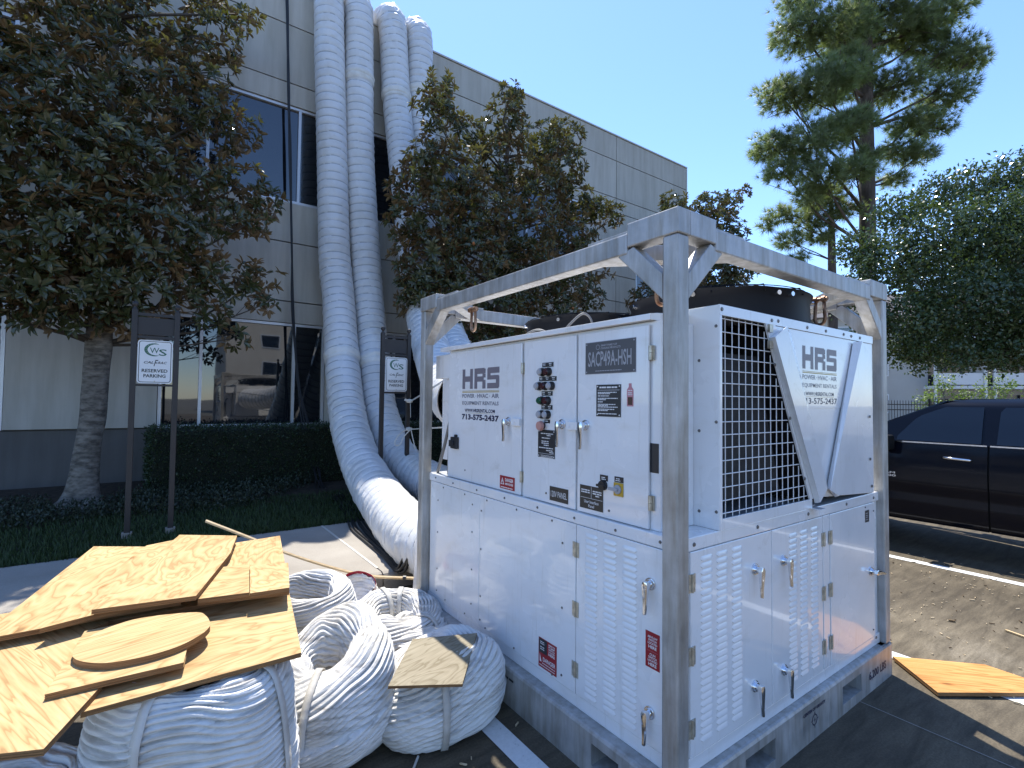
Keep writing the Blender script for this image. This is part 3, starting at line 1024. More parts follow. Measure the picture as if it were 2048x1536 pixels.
magnolia('broad magnolia with two peaks behind the chiller, in front of the ducts', (3.9, 6.9, 0.22),
         [(3.9, 6.9, 0.22), (3.85, 6.85, 1.2), (3.8, 6.8, 2.4), (3.8, 6.75, 4.0), (3.9, 6.8, 5.6), (4.0, 6.85, 7.2)],
         [.16, .14, .12, .10, .06, .025], [(x, y, z, r * 1.2) for x, y, z, r in LOB_R], 300, 4, 240, 1.6)
magnolia('magnolia at the far corner of the office, beyond the fan shroud', (9.9, 6.6, 0.22),
         [(9.9, 6.6, 0.22), (9.9, 6.6, 1.6), (9.95, 6.55, 3.4), (10.0, 6.5, 5.0), (10.2, 6.5, 6.6)], [.15, .13, .11, .07, .03], [(x, y, z, r * 1.25) for x, y, z, r in LOB_T], 300, 5, 60, 1.6)


def tufts(name, P, A, k, L, Wd, mat, parent, rg, lo=15, hi=85):
    d, nr = rosette_dirs(A, k, rg, lo, hi)
    bs = np.repeat(P, k, 0)
    n = len(bs)
    Ls = L * rg.uniform(.7, 1.15, n)
    s = unit(np.cross(d, nr))
    e = bs + d * Ls[:, None]
    e[:, 2] -= .15 * Ls * rg.random(n)
    V = np.stack([bs - s * Wd, bs + s * Wd, e], 1).reshape(-1, 3)
    F = np.arange(n * 3).reshape(-1, 3)
    c = np_mesh(name, V, F, mat, parent)
    c['kind'] = 'stuff'
    return c


def pine(label, base, trunk, radii, lobes, seed, dens):
    rg = np.random.default_rng(seed)
    t = thing('pine_tree', label, 'tree', base, 'tall pines beyond the parking lot')
    trunk_mesh(trunk, radii, M['pinebark'], t, 0.1, seed=seed, lump=.05)
    mb = MB()
    limbs(mb, trunk, lobes, radii[1] * .8, rg, 6)
    mb.build('limbs', M['pinebark'], t, smooth=4)
    P, A = lobe_points(lobes, dens, rg, .25, .6)
    A = unit(A * np.array([1, 1, .5]) + np.array([0, 0, .5]) + rg.normal(0, .2, A.shape))
    tufts('crown', P, A, 30, .30, .009, M['needle'], t, rg)
    return t


PL = [(16.92, 7.18, 15.04, 1.1), (18.08, 6.35, 15.06, 1.2), (21.02, 5.44, 15.83, 1.3), (22.59, 4.36, 14.91, 1.1), (23.26, 3.81, 14.73, 0.6), (16.4, 7.65, 12.7, 0.9), (17.03, 6.58, 12.76, 1.2), (20.93, 5.59, 13.75, 1.1), (22.48, 4.5, 13.39, 1.0), (16.26, 7.9, 10.9, 0.8), (16.8, 6.83, 10.84, 1.1), (17.92, 6.0, 11.38, 0.9), (21.44, 5.29, 12.24, 0.8), (22.21, 4.74, 12.25, 0.7), (16.58, 7.7, 10.01, 0.7), (17.12, 6.65, 9.62, .9), (18.11, 5.93, 9.81, 0.7), (21.16, 5.53, 11.29, 0.7), (21.78, 5.1, 11.11, 0.6), (17.38, 7.1, 9.13, 0.6), (21.04, 5.67, 10.15, 0.5), (16.89, 7.16, 16.3, .9), (19.65, 5.78, 16.55, 1.3), (22.23, 4.54, 16.6, 1.2), (19.4, 6.49, 18.65, 1.5), (21.25, 5.16, 18.67, 1.5), (18.3, 6.2, 13.6, 1.0), (20.2, 6.9, 14.2, 1.0), (19.0, 6.4, 12.0, .7), (19.3, 6.0, 10.6, .6), (20.3, 6.8, 16.0, 1.0), (21.9, 5.0, 15.6, .9)]
pine('tall pine with a straight dark trunk rising above the oak', (20.45, 6.45, 0), [(20.45, 6.45, 0), (20.35, 6.4, 4), (20.23, 6.3, 8.8), (20.06, 6.24, 13.2), (19.99, 6.13, 17), (19.94, 6.05, 20.5)], [.34, .30, .27, .22, .15, .05], PL, 21, 250)
PS = [(18.04, 8.48, 8.96, 0.55), (18.99, 7.8, 8.78, 0.75), (19.53, 6.79, 8.99, 0.6), (18.38, 8.27, 8.0, 0.55), (19.33, 7.59, 8.2, 0.6), (18.72, 8.06, 7.32, 0.35), (17.58, 8.83, 8.57, 0.35), (19.6, 7.3, 9.8, .6), (19.2, 7.6, 9.5, .6), (18.5, 8.2, 7.0, .3)]
pine('smaller thin pine in front of the tall pine', (20.0, 7.44, 0), [(20.0, 7.44, 0), (19.82, 7.37, 4.9), (19.7, 7.33, 8.0), (19.63, 7.31, 10.2)], [.2, .17, .13, .05], PS, 22, 240)


def broadleaf(name, label, cat, base, trunk, radii, lobes, dens, L, mat, seed, k=6, group=None, bark='bark', core=True):
    rg = np.random.default_rng(seed)
    t = thing(name, label, cat, base, group)
    trunk_mesh(trunk, radii, M[bark], t, 0.08, seed=seed)
    mb = MB()
    limbs(mb, trunk, lobes, radii[1], rg, 4, 0.55 * trunk[-1][2])
    mb.build('limbs', M['twig'], t, smooth=4)
    P, A = lobe_points(lobes, dens, rg, .5, .9)
    A = unit(A + np.array([0, 0, .5]) + rg.normal(0, .45, A.shape))
    d, nr = rosette_dirs(A, k, rg, 20, 100)
    bs = np.repeat(P, k, 0) + rg.normal(0, L * .7, (len(P) * k, 3))
    Ls = L * rg.uniform(.6, 1.2, len(bs))
    V, F = leaves(bs, d, nr, Ls, Ls * .5, LITE_T, LITE_F)
    np_mesh('crown', V, F, mat, t)['kind'] = 'stuff'
    return t


OK = [(10.93, 3.27, 5.01, 0.55), (11.53, 2.81, 5.8, 0.55), (12.23, 2.29, 6.2, 0.55), (12.94, 1.77, 6.4, 0.6), (13.64, 1.26, 6.6, 0.7), (10.3, 3.21, 3.92, 0.5), (10.88, 2.71, 4.55, 0.8), (11.46, 2.03, 5.02, 0.9), (12.38, 1.37, 5.24, 1.0), (13.41, 0.87, 5.43, 1), (10.89, 2.39, 3.36, 0.7), (10.66, 2.92, 3.3, 0.5), (11.44, 1.73, 3.73, 0.9), (12.25, 1.15, 3.75, 0.9), (11.08, 2.28, 2.75, 0.4), (11.4, 1.81, 2.64, 0.4), (12.04, 1.34, 2.72, 0.42), (12.6, 0.94, 2.95, 0.5), (13.7, 0.71, 4.07, 1.0), (13.01, 2.42, 4.5, 1.0), (14.53, 1.69, 4.83, 1.2), (11.47, 2.74, 2.85, 0.35), (13.5, 1.2, 3.0, .7), (12.5, 2.0, 3.1, .8), (12.9, .9, 2.75, .45), (13.3, .5, 2.75, .45), (12.3, 1.7, 2.7, .4), (11.6, 2.5, 2.65, .4), (13.9, .1, 2.8, .5), (11.0, 3.1, 2.7, .4), (14.4, 1.6, 3.0, .7), (13.6, 2.6, 3.2, .8), (14.6, .3, 5.6, 1.2), (14.3, -.4, 4.2, 1.2), (14.3, -.2, 3.2, .7), (15.5, 1.0, 5.5, 1.3)]
broadleaf('oak_tree', 'dense dark green oak overhanging the black pickup', 'tree', (14.3, 0.5, 0),
          [(14.3, 0.5, 0), (14.25, .55, 1.4), (14.0, .7, 2.8), (13.6, 1.1, 4.2), (13.4, 1.4, 5.4)], [.2, .18, .16, .1, .05], [(x, y, z, r * .84) for x, y, z, r in OK], 800, .10, M['oak'], 31, 7)
broadleaf('young_tree', 'light green young tree beside the far iron fence', 'tree', (27.5, 5.9, 0),
          [(27.5, 5.9, 0), (27.5, 5.9, 1.2), (27.5, 5.9, 2.4)], [.07, .06, .03], [(27.5, 5.9, 2.0, .7), (27.2, 6.4, 1.7, .5), (27.8, 5.2, 1.8, .6), (27.6, 5.9, 2.7, .45), (28.4, 4.6, 2.0, .7), (28.6, 4.2, 2.5, .6)], 120, .14, M['limeleaf'], 32)

# hedge against the wall, low ground cover in front of it
hr = np.random.default_rng(41)
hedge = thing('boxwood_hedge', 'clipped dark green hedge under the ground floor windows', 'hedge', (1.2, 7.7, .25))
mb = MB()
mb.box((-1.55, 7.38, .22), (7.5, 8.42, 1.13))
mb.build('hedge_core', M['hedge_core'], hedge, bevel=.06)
n = 15000
fc = hr.random(n)
hx = hr.uniform(-1.6, 4.0, n)
hy = np.where(fc < .62, 7.36 + hr.normal(0, .03, n), hr.uniform(7.36, 8.42, n))
hz = np.where(fc < .62, hr.uniform(.25, 1.16, n), 1.15 + hr.normal(0, .025, n))
endm = fc > .92
hx = np.where(endm, -1.58 + hr.normal(0, .03, n), hx)
hz = np.where(endm, hr.uniform(.25, 1.16, n), hz)
P = np.stack([hx, hy, hz], 1)
A = unit(np.stack([np.where(endm, -1., 0.), np.where(fc < .62, -1., 0.), np.full(n, .5)], 1) + hr.normal(0, .5, (n, 3)))
V, F = leaves(P, A, hr.normal(0, 1, (n, 3)) + np.array([0, -.3, 1]), np.full(n, .042), np.full(n, .022), LITE_T, LITE_F)
np_mesh('hedge_leaves', V, F, M['hedge'], hedge)['kind'] = 'stuff'
n = 15000
gx = hr.uniform(-5.5, 1.0, n)
gy = hr.uniform(6.1, 7.3, n)
keep = (gy > 6.15 + .10 * np.sin(gx * 2.3) + np.clip(gx + .6, 0, 3) * .9) & ((gx + 2.26) ** 2 + (gy - 7.2) ** 2 > .12)
gx, gy = gx[keep], gy[keep]
n = len(gx)
gz = lawn_z(gy) + hr.uniform(0.0, .16, n)
A = unit(hr.normal(0, .6, (n, 3)) + np.array([0, -.1, .9]))
V, F = leaves(np.stack([gx, gy, gz], 1), A, hr.normal(0, 1, (n, 3)) + np.array([0, -.3, 1]), np.full(n, .05), np.full(n, .02), LITE_T, LITE_F)
tag(np_mesh('ground_cover', V, F, M['cover']), 'low dark ground cover around the leaning magnolia trunk', 'ground cover', kind='stuff')

# ------------------------------------------------------------------ far background
fence = thing('iron_fence', 'black iron picket fence beyond the pickup', 'fence', (24.3, 5.0, 0))
fa, fb_ = Vector((21.6, 6.9, 0)), Vector((27.6, 2.4, 0))
pk = MB()
pk.cyl((fa.x, fa.y, .08), (fa.x, fa.y, 1.78), .011, .011, 6)
pk.cyl((fa.x, fa.y, 1.78), (fa.x, fa.y, 1.84), .014, .002, 6)
p0 = pk.build('picket', M['iron'], fence, origin=tuple(fa))
nP = 68
for i in range(1, nP):
    q = fa.lerp(fb_, i / (nP - 1))
    share(p0, 'picket', fence, (q.x, q.y, 0))
for z in (.2, 1.45, 1.66):
    mb = MB()
    mb.bar(fa + Vector((0, 0, z)), fb_ + Vector((0, 0, z)), .03, .035)
    mb.build('rail', M['iron'], fence)
for i in range(4):
    q = fa.lerp(fb_, i / 3)
    mb = MB()
    mb.box((q.x - .035, q.y - .035, 0), (q.x + .035, q.y + .035, 1.9))
    mb.build('post', M['iron'], fence)

apt = thing('apartment_building', 'pale apartment block with white railed balconies far behind the pickup', 'building', (58, 8, 0))
FAPT = Face((56, 0, 0), (.62, -.785, 0), (0, 0, 1), (-.785, -.62, 0))


def fpart(F, name, u0, u1, v0, v1, d0, d1, mat, parent):
    mb = MB()
    F.box(mb, u0, u1, v0, v1, d0, d1)
    return mb.build(name, mat, parent)


fpart(FAPT, 'wall', -22, 14, 0, 8.6, -9, 0, M['apt'], apt)
fpart(FAPT, 'grey_bay', -5.4, -2.2, 0, 8.2, 0.01, 1.2, M['apt_grey'], apt)
fpart(FAPT, 'white_bay', 0.6, 5.5, 0, 8.4, 0.01, 1.0, M['apt_white'], apt)
rf = MB()
rf.prism([FAPT.p(-22.5, 8.6, .6), FAPT.p(-22.5, 8.6, -9.6), FAPT.p(-22.5, 11.2, -4.5)], FAPT.U * 37)
rf.build('roof', M['apt_roof'], apt)
for u in (-15, -11.4, -7.8):
    for v in (2.9, 5.7):
        fl = fpart(FAPT, 'balcony', u, u + 3.2, v, v + .22, .01, 1.5, M['apt_white'], apt)
        fpart(FAPT, 'railing', u + .02, u + 3.18, v + .3, v + 1.15, 1.42, 1.48, M['apt_white'], fl)
        fpart(FAPT, 'opening', u + .3, u + 2.9, v + .25, v + 2.3, .01, .03, M['glass'], apt)
    fpart(FAPT, 'opening', u + .3, u + 2.9, .3, 2.5, .01, .03, M['glass'], apt)
    for du in (0, 3.05):
        fpart(FAPT, 'column', u + du, u + du + .15, 0, 8.4, 1.51, 1.62, M['apt_white'], apt)
for u, d in ((-21, .01), (-18.6, .01), (1.2, 1.01), (3.4, 1.01), (7.0, .01), (9.5, .01)):
    for v in (1.0, 3.9, 6.4):
        wf = fpart(FAPT, 'window', u, u + 1.3, v, v + 1.5, d, d + .06, M['apt_white'], apt)
        fpart(FAPT, 'pane', u + .1, u + 1.2, v + .1, v + 1.4, d + .061, d + .07, M['glass'], wf)

opp = thing('opposite_building', 'plain white block across the lot, mirrored in the office windows', 'building', (30, -56, 0))
FO = Face((0, -50, 0), (-1, 0, 0), (0, 0, 1), (0, 1, 0))
fpart(FO, 'wall', -60, -5.5, 0, 14, -12, 0, M['apt'], opp)
for i in range(9):
    for v in (1.2, 4.6, 8.0, 11.2):
        u = -57 + i * 5.7
        wf = fpart(FO, 'window', u, u + 2.2, v, v + 1.7, .01, .06, M['alu'], opp)
        fpart(FO, 'pane', u + .1, u + 2.1, v + .1, v + 1.6, .061, .07, M['carglass'], wf)

# ------------------------------------------------------------------ air ducts from the roof
def catmull(P, per=14):
    P = [np.array(p, float) for p in P]
    P = [2 * P[0] - P[1]] + P + [2 * P[-1] - P[-2]]
    out = []
    for i in range(1, len(P) - 2):
        p0, p1, p2, p3 = P[i - 1:i + 3]
        for k in range(per):
            t = k / per
            out.append(.5 * ((2 * p1) + (-p0 + p2) * t + (2 * p0 - 5 * p1 + 4 * p2 - p3) * t * t + (-p0 + 3 * p1 - 3 * p2 + p3) * t ** 3))
    out.append(P[-2])
    return np.array(out)


def resample(P, step):
    s = np.concatenate([[0], np.cumsum(np.linalg.norm(np.diff(P, axis=0), axis=1))])
    t = np.arange(0, s[-1], step)
    return np.stack([np.interp(t, s, P[:, k]) for k in range(3)], 1), t, s[-1]


def sweep(P, rad):
    """P (k,3), rad (k,n) -> V,F"""
    k, n = rad.shape
    T = unit(np.gradient(P, axis=0))
    u = np.array([1.0, 0, 0])
    V = np.zeros((k, n, 3))
    th = np.linspace(0, 2 * PI, n, endpoint=False)
    for i in range(k):
        u = u - T[i] * u.dot(T[i])
        u /= np.linalg.norm(u)
        v = np.cross(T[i], u)
        V[i] = P[i] + rad[i][:, None] * (np.cos(th)[:, None] * u + np.sin(th)[:, None] * v)
    i, j = np.meshgrid(np.arange(k - 1), np.arange(n), indexing='ij')
    F = np.stack([i * n + j, i * n + (j + 1) % n, (i + 1) * n + (j + 1) % n, (i + 1) * n + j], -1).reshape(-1, 4)
    return V.reshape(-1, 3), F


def duct(label, pts, R, joints, seed, pitch=0.15):
    P, s, Ltot = resample(catmull(pts), .0125)
    base = tuple(np.round(P[-1], 3))
    t = thing('air_duct', label, 'duct', base, 'white fabric air ducts hanging down the facade')
    n = 56
    th = np.linspace(0, 2 * PI, n, endpoint=False)
    S, TH = np.meshgrid(s, th, indexing='ij')
    ph = (S / pitch + .10 * vnoise(np.cos(TH) * 1.3 + seed, np.sin(TH) * 1.3 + 3, S * 2.2)) % 1.0
    k = s[:, None] / Ltot
    T = unit(np.gradient(P, axis=0))
    curv = np.linalg.norm(np.gradient(T, axis=0), axis=1) / .0125
    soft = np.clip(curv * .9, 0, 1)[:, None]
    puff = np.sin(PI * ph) ** .7
    rad = R * (1 + .028 * puff - .03 * np.exp(-((np.minimum(ph, 1 - ph)) / .07) ** 2))
    # creases running along the duct between the ribs, stronger where it bends
    wr = vnoise(np.cos(TH) * 5 + seed * 3, np.sin(TH) * 5 + 7, S * 3.0 + seed) * vnoise(np.cos(TH) * 9, np.sin(TH) * 9 + seed, S * 9)
    wr2 = vnoise(np.cos(TH) * 4 + seed, np.sin(TH) * 4, S * 14 + 5)
    rad += R * puff * (.028 * wr + (.007 + .085 * soft) * wr2)
    rad += R * .014 * vnoise(np.cos(TH) + seed, np.sin(TH) + 2, S * 1.1)
    for j in joints:
        rad -= R * .05 * np.exp(-((S - j - .12) / .05) ** 2)
        rad += R * .035 * np.exp(-((S - j + .05) / .10) ** 2)
    cuts = [0] + [int(j / .0125) for j in joints] + [len(s) - 1]
    for a, b in zip(cuts[:-1], cuts[1:]):
        V, F = sweep(P[a:b + 1], rad[a:b + 1])
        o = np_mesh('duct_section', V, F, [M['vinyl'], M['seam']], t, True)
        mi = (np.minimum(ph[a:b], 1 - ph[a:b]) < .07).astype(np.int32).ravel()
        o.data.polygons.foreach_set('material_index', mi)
    for j in joints:
        a = int((j - .06) / .0125)
        b = int((j + .11) / .0125)
        V, F = sweep(P[a:b + 1], rad[a:b + 1] + .006 + .004 * wr2[a:b + 1])
        np_mesh('joint_tape', V, F, M['tape'], t, True)
    return t


def over_roof(x, dx=0.0):
    return [(x + dx, 11.2, 9.12), (x + dx, 10.0, 9.42), (x + dx * .5, 9.1, 9.52), (x, 8.62, 9.46), (x, 8.34, 9.1)]


duct('leftmost white duct, dropping in front of the facade to the chiller base', over_roof(.89) + [(.905, 8.26, 8.1), (.955, 8.12, 6.15), (.985, 7.92, 4.27), (.985, 7.6, 3.32), (.89, 6.95, 2.08), (.80, 6.3, 1.25), (.70, 5.3, .68), (.57, 4.1, .40), (.42, 3.1, .36), (.36, 2.36, .42)], .262, [10.15], 3)
duct('second white duct from the left, passing behind the right parking sign', over_roof(1.455) + [(1.46, 8.26, 8.05), (1.47, 8.15, 6.3), (1.55, 7.95, 4.37), (1.54, 7.6, 3.1), (1.47, 7.1, 2.2), (1.41, 6.7, 1.5), (1.38, 6.1, .95), (1.36, 5.4, .66), (1.32, 4.4, .55), (1.25, 3.3, .55), (1.2, 2.36, .55)], .262, [4.5, 10.2], 8)
duct('third white duct from the left, curving behind the magnolia to the control cabinet', over_roof(2.15) + [(2.2, 8.2, 7.6), (2.26, 8.02, 6.5), (2.28, 7.6, 4.9), (2.11, 6.75, 3.35), (1.78, 5.65, 2.42), (1.36, 4.4, 1.84), (1.0, 3.4, 1.62), (.62, 2.55, 1.62)], .27, [4.6], 13)
duct('rightmost white duct, mostly hidden by the broad magnolia', over_roof(2.74) + [(2.72, 8.25, 7.9), (2.78, 8.05, 6.4), (2.82, 7.7, 4.8), (2.7, 7.1, 3.5), (2.3, 5.9, 2.5), (1.9, 4.4, 1.8), (1.6, 3.3, 1.6), (1.5, 2.55, 1.6)], .262, [4.3], 17)

# black cables hanging from the roof and lying on the sidewalk
cb = thing('cable_bundle', 'thin black cables hanging from the roof left of the ducts', 'cable', (.6, 7.0, .17))
for k in range(4):
    o1, o2 = rnd.uniform(-.03, .03), rnd.uniform(-.03, .03)
    pts = [(.19 + o1, 9.4, 9.28), (.20 + o1, 8.72, 9.27), (.207 + o1, 8.5, 8.86), (.258 + o2, 8.46, 7.46), (.30 - o1, 8.44, 6.07), (.386 + o2 * .6, 8.42, 4.28), (.417 + o1, 8.36, 3.18), (.503 + o2, 8.2, 1.94), (.60 + o1 * 3, 7.9, 1.12), (.654 + o2 * 3, 7.33, .45), (.60 + o1 * 4, 6.9, .22), (.5 + k * .06, 6.2, .2)]
    mb = MB()
    mb.tube([tuple(q) for q in catmull(pts, 6)], .011, 6)
    mb.build('cable', M['cable'], cb, smooth=4)
cb = thing('power_cable_bundle', 'black power cables on the sidewalk draped over the leftmost duct', 'cable', (.5, 3.4, .15))
for k in range(7):
    a = rnd.uniform(-.10, .10)
    h = .64 + rnd.uniform(-.03, .03)
    pts = [(.62 + a, 6.3, .22), (.48 + a, 5.2, .17), (.33 + a * 1.2, 4.5, .168), (.27 + a * .9, 3.9, .168), (.22 + a * .5, 3.35 + .08 * a, .17), (.17 + a * .3, 2.98, .15), (.14 + a * .3, 2.72, .22 + .02 * k), (.13 + .01 * k, 2.56 + .01 * k, .45), (.22, 2.42, .66 + .01 * k), (.3, 2.3, .74)]
    mb = MB()
    mb.tube([tuple(q) for q in catmull(pts, 7)], .0125, 6)
    mb.build('cable', M['cable'], cb, smooth=4)

# ------------------------------------------------------------------ parking signs
def parking_sign(label, c, yaw, z0, ztop, seed):
    """c: centre of the sign face on the ground plan"""
    t = thing('parking_sign', label, 'sign', (c[0], c[1], z0), 'reserved parking signs on the lawn')
    F = Face((c[0], c[1], 0), (math.cos(yaw), math.sin(yaw), 0), (0, 0, 1), (math.sin(yaw), -math.cos(yaw), 0))
    zc = 1.955 if seed else 1.985
    hw, hh = .152, .228
    for s in (-1, 1):
        mb = MB()
        F.box(mb, s * .185 - .026, s * .185 + .026, z0, ztop, -.05, .0)
        po = mb.build('post', M['signpost'], t, bevel=.004)
        mb = MB()
        p = F.p(s * .185, ztop, -.025)
        mb.lathe(p, [(.02, 0), (.024, .012), (.012, .02), (.016, .03), (.027, .045), (.030, .06), (.024, .076), (.0, .086)], 14)
        mb.build('finial', M['signpost'], po, smooth=4)
        mb = MB()
        F.box(mb, s * .185 - .045, s * .185 + .045, z0 - .05, z0 + .05, -.07, .02)
        mb.build('footing', M['walk'], po)
    for z, h in ((zc - hh - .03, .022), (ztop - .06, .03), (ztop - .30, .03)):
        mb = MB()
        F.box(mb, -.158, .158, z, z + h, -.04, -.01)
        mb.build('crossbar', M['signpost'], t)
    mb = MB()
    F.box(mb, -.158, .158, ztop - .26, ztop - .075, -.03, -.02)
    mb.build('header_panel', M['signpost'], t)
    # sign face with rounded corners
    mb = MB()

    def rr(hw, hh, r):
        out = []
        for cx, cy, a0 in ((hw - r, hh - r, 0), (-hw + r, hh - r, 90), (-hw + r, -hh + r, 180), (hw - r, -hh + r, 270)):
            for k in range(5):
                a = math.radians(a0 + k * 22.5)
                out.append((cx + r * math.cos(a), cy + r * math.sin(a)))
        return out
    mb.prism([F.p(u, zc + v, .004) for u, v in rr(hw, hh, .03)], F.N * .004, 0)
    o_, i_ = rr(hw - .011, hh - .011, .024), rr(hw - .017, hh - .017, .020)
    n = len(o_)
    mb.add([F.p(u, zc + v, .0085) for u, v in o_ + i_], [(k, (k + 1) % n, n + (k + 1) % n, n + k) for k in range(n)], 2)
    # crescent C
    arc = []
    for k in range(25):
        a = math.radians(62 + k * (298 - 62) / 24)
        wd = .004 + .024 * math.sin(PI * k / 24) ** .8
        ro = .086
        arc.append(((-.010 + ro * math.cos(a), .128 + .8 * ro * math.sin(a)), (-.010 + (ro - wd) * math.cos(a) + .0, .128 + .8 * (ro - wd) * math.sin(a))))
    mb.add([F.p(u, zc + v, .0086) for pr in arc for u, v in pr], [(2 * k, 2 * k + 2, 2 * k + 3, 2 * k + 1) for k in range(24)], 1)
    for k in range(3, 21, 2):
        (u0, v0), (u1, v1) = arc[k]
        (u2, v2), (u3, v3) = arc[k + 1]
        m0, m1 = ((u0 + u1) / 2, (v0 + v1) / 2), ((u2 + u3) / 2, (v2 + v3) / 2)
        mb.bar(F.p(m0[0], zc + m0[1], .0089), F.p(m1[0] * .6 + m0[0] * .4, zc + m1[1] * .6 + m0[1] * .4, .0089), .0025, .0006, tuple(F.N), 0)
    F.text(mb, 'W', -.048, .032, zc + .092, zc + .150, .009, 1, .0)
    F.text(mb, 'S', .030, .100, zc + .068, zc + .138, .009, 1, .01)
    F.text(mb, 'CAL', -.096, -.012, zc - .020, zc + .006, .009, 2, .02, .3)
    F.text(mb, 'F', -.012, .028, zc - .046, zc + .022, .009, 2, .01, .35)
    F.text(mb, 'RAC', .024, .104, zc - .020, zc + .006, .009, 2, .02, .3)
    F.text(mb, 'RESERVED', -.112, .112, zc - .112, zc - .076, .009, 2, .025)
    F.text(mb, 'PARKING', -.096, .096, zc - .166, zc - .130, .009, 2, .025)
    for v in (.205, -.205):
        F.disc(mb, 0, zc + v, .008, .012, .006, 8, 3)
    mb.build('sign_face', [M['signwhite'], M['signgreen'], M['signblack'], M['steel']], t)
    return t


parking_sign('reserved parking sign on dark posts in front of the leaning magnolia', (-1.569, 5.37), 0.0, .165, 2.53, 0)
parking_sign('reserved parking sign on dark posts between the white ducts, tied with ribbons', (1.07, 5.22), 0.0, .165, 2.50, 1)
# white ribbons tied from the right sign post to the chiller frame
rb = thing('ribbon', 'upper white ribbon knotted round the right sign post', 'ribbon', (1.25, 5.17, 1.62))
mb = MB()
for a, c, wd in (((1.255, 5.14, 1.60), (.30, 2.30, 1.80), .02), ((1.25, 5.15, 1.60), (1.235, 5.1, 1.38), .022), ((1.23, 5.15, 1.60), (1.17, 5.16, 1.62), .03)):
    mb.bar(a, c, .003, wd)
mb.build('tape', M['strap'], rb)
mb = MB()
mb.lathe((1.255, 5.19, 1.58), [(.0, .05), (.04, .04), (.046, .02), (.04, .0), (.0, -.01)], 10)
mb.build('knot', M['strap'], rb, smooth=4)
rb = thing('ribbon', 'lower looped white ribbon tied round the right sign post', 'ribbon', (1.25, 5.17, 1.2))
mb = MB()
mb.bar((1.255, 5.14, 1.22), (.5, 2.5, 1.40), .003, .014)
mb.bar((1.26, 5.14, 1.22), (1.31, 5.1, .96), .003, .012)
loop = [(1.24, 5.13, 1.22), (1.12, 5.1, 1.19), (1.02, 5.08, 1.09), (1.02, 5.08, 1.02), (1.09, 5.09, 1.03), (1.14, 5.1, 1.12), (1.24, 5.13, 1.21)]
mb.tube([tuple(q) for q in catmull(loop, 5)], .008, 6)
mb.build('tape', M['strap'], rb)
mb = MB()
mb.lathe((1.255, 5.19, 1.2), [(.0, .05), (.04, .04), (.05, .02), (.04, .0), (.0, -.01)], 10)
mb.build('knot', M['strap'], rb, smooth=4)

# ------------------------------------------------------------------ the rental chiller
LX, LY, H = 2.081, 2.223, 2.36
ch = thing('chiller', 'white rental chiller in a galvanised lifting frame, doors facing the coils', 'chiller', (1.04, 1.11, 0))
K = ch
PW = 0.072

# skid: outer sides with fork pockets, top flanges
FSA = Face((0, 0, 0), (0, -1, 0), (0, 0, 1), (-1, 0, 0))
FSB = Face((0, 0, 0), (1, 0, 0), (0, 0, 1), (0, -1, 0))
FSC = Face((LX, 0, 0), (0, 1, 0), (0, 0, 1), (1, 0, 0))
FSD = Face((0, LY, 0), (-1, 0, 0), (0, 0, 1), (0, 1, 0))


def skid_side(F, u0, u1, pockets):
    mb = MB()
    prev = u0
    ztop = .182
    for a, b in pockets:
        F.rect(mb, prev, a, 0.0, ztop, 0)
        F.rect(mb, a, b, 0.0, .052, 0)
        F.rect(mb, a, b, .144, ztop, 0)
        # throat of the pocket
        for q in (((a, .052), (b, .052)), ((b, .144), (a, .144))):
            mb.add([F.p(q[0][0], q[0][1], 0), F.p(q[1][0], q[1][1], 0), F.p(q[1][0], q[1][1], -.6), F.p(q[0][0], q[0][1], -.6)], [(0, 1, 2, 3)])
        for u, fl in ((a, 1), (b, -1)):
            mb.add([F.p(u, .052, 0), F.p(u, .052, -.6), F.p(u, .144, -.6), F.p(u, .144, 0)], [(0, 1, 2, 3)])
        mb.add([F.p(a, .052, -.6), F.p(b, .052, -.6), F.p(b, .144, -.6), F.p(a, .144, -.6)], [(0, 1, 2, 3)], 1)
        prev = b
    F.rect(mb, prev, u1, 0.0, ztop, 0)
    # rolled shoulder and top flange
    sh = [(0, ztop), (-.006, .192), (-.014, .1955), (-.11, .1955)]
    for (d0, z0), (d1, z1) in zip(sh[:-1], sh[1:]):
        mb.add([F.p(u0, z0, d0), F.p(u1, z0, d0), F.p(u1, z1, d1), F.p(u0, z1, d1)], [(0, 1, 2, 3)])
    return mb


sk = skid_side(FSA, -LY, 0, [(-1.79, -1.635), (-.439, -.284)]).build('skid_rail', [M['galv'], M['dark']], K)
mb = MB()
for i, (u, n_) in enumerate(((-1.172, 5), (-1.10, 4), (-1.05, 4))):
    FSA.scribble(mb, u, u + .045, .137, .011, .0015, 0, 50 + i, 1.0)
mb.build('stencil_lettering', M['black'], sk)
sk = skid_side(FSB, 0, LX, [(.456, .698), (1.389, 1.630)]).build('skid_rail', [M['galv'], M['dark']], K)
mb = MB()
FSB.text(mb, 'CENTER OF GRAVITY', .955, 1.185, .136, .152, .0015, 0, .03)
mb.build('stencil_lettering', M['navy'], sk)
mb = MB()
for r0, r1 in ((.022, .027),):
    V = []
    for k in range(29):
        a = 2 * PI * k / 28
        V += [FSB.p(1.07 + r0 * math.cos(a), .092 + r0 * math.sin(a), .0015), FSB.p(1.07 + r1 * math.cos(a), .092 + r1 * math.sin(a), .0015)]
    mb.add(V, [(2 * k, 2 * k + 1, 2 * k + 3, 2 * k + 2) for k in range(28) if k % 7])
for du, dv in ((1, 0), (-1, 0), (0, 1), (0, -1)):
    FSB.rect(mb, 1.07 + du * .030 - (.002 if dv else .008), 1.07 + du * .030 + (.002 if dv else .008), .092 + dv * .030 - (.002 if du else .008), .092 + dv * .030 + (.002 if du else .008), .0015)
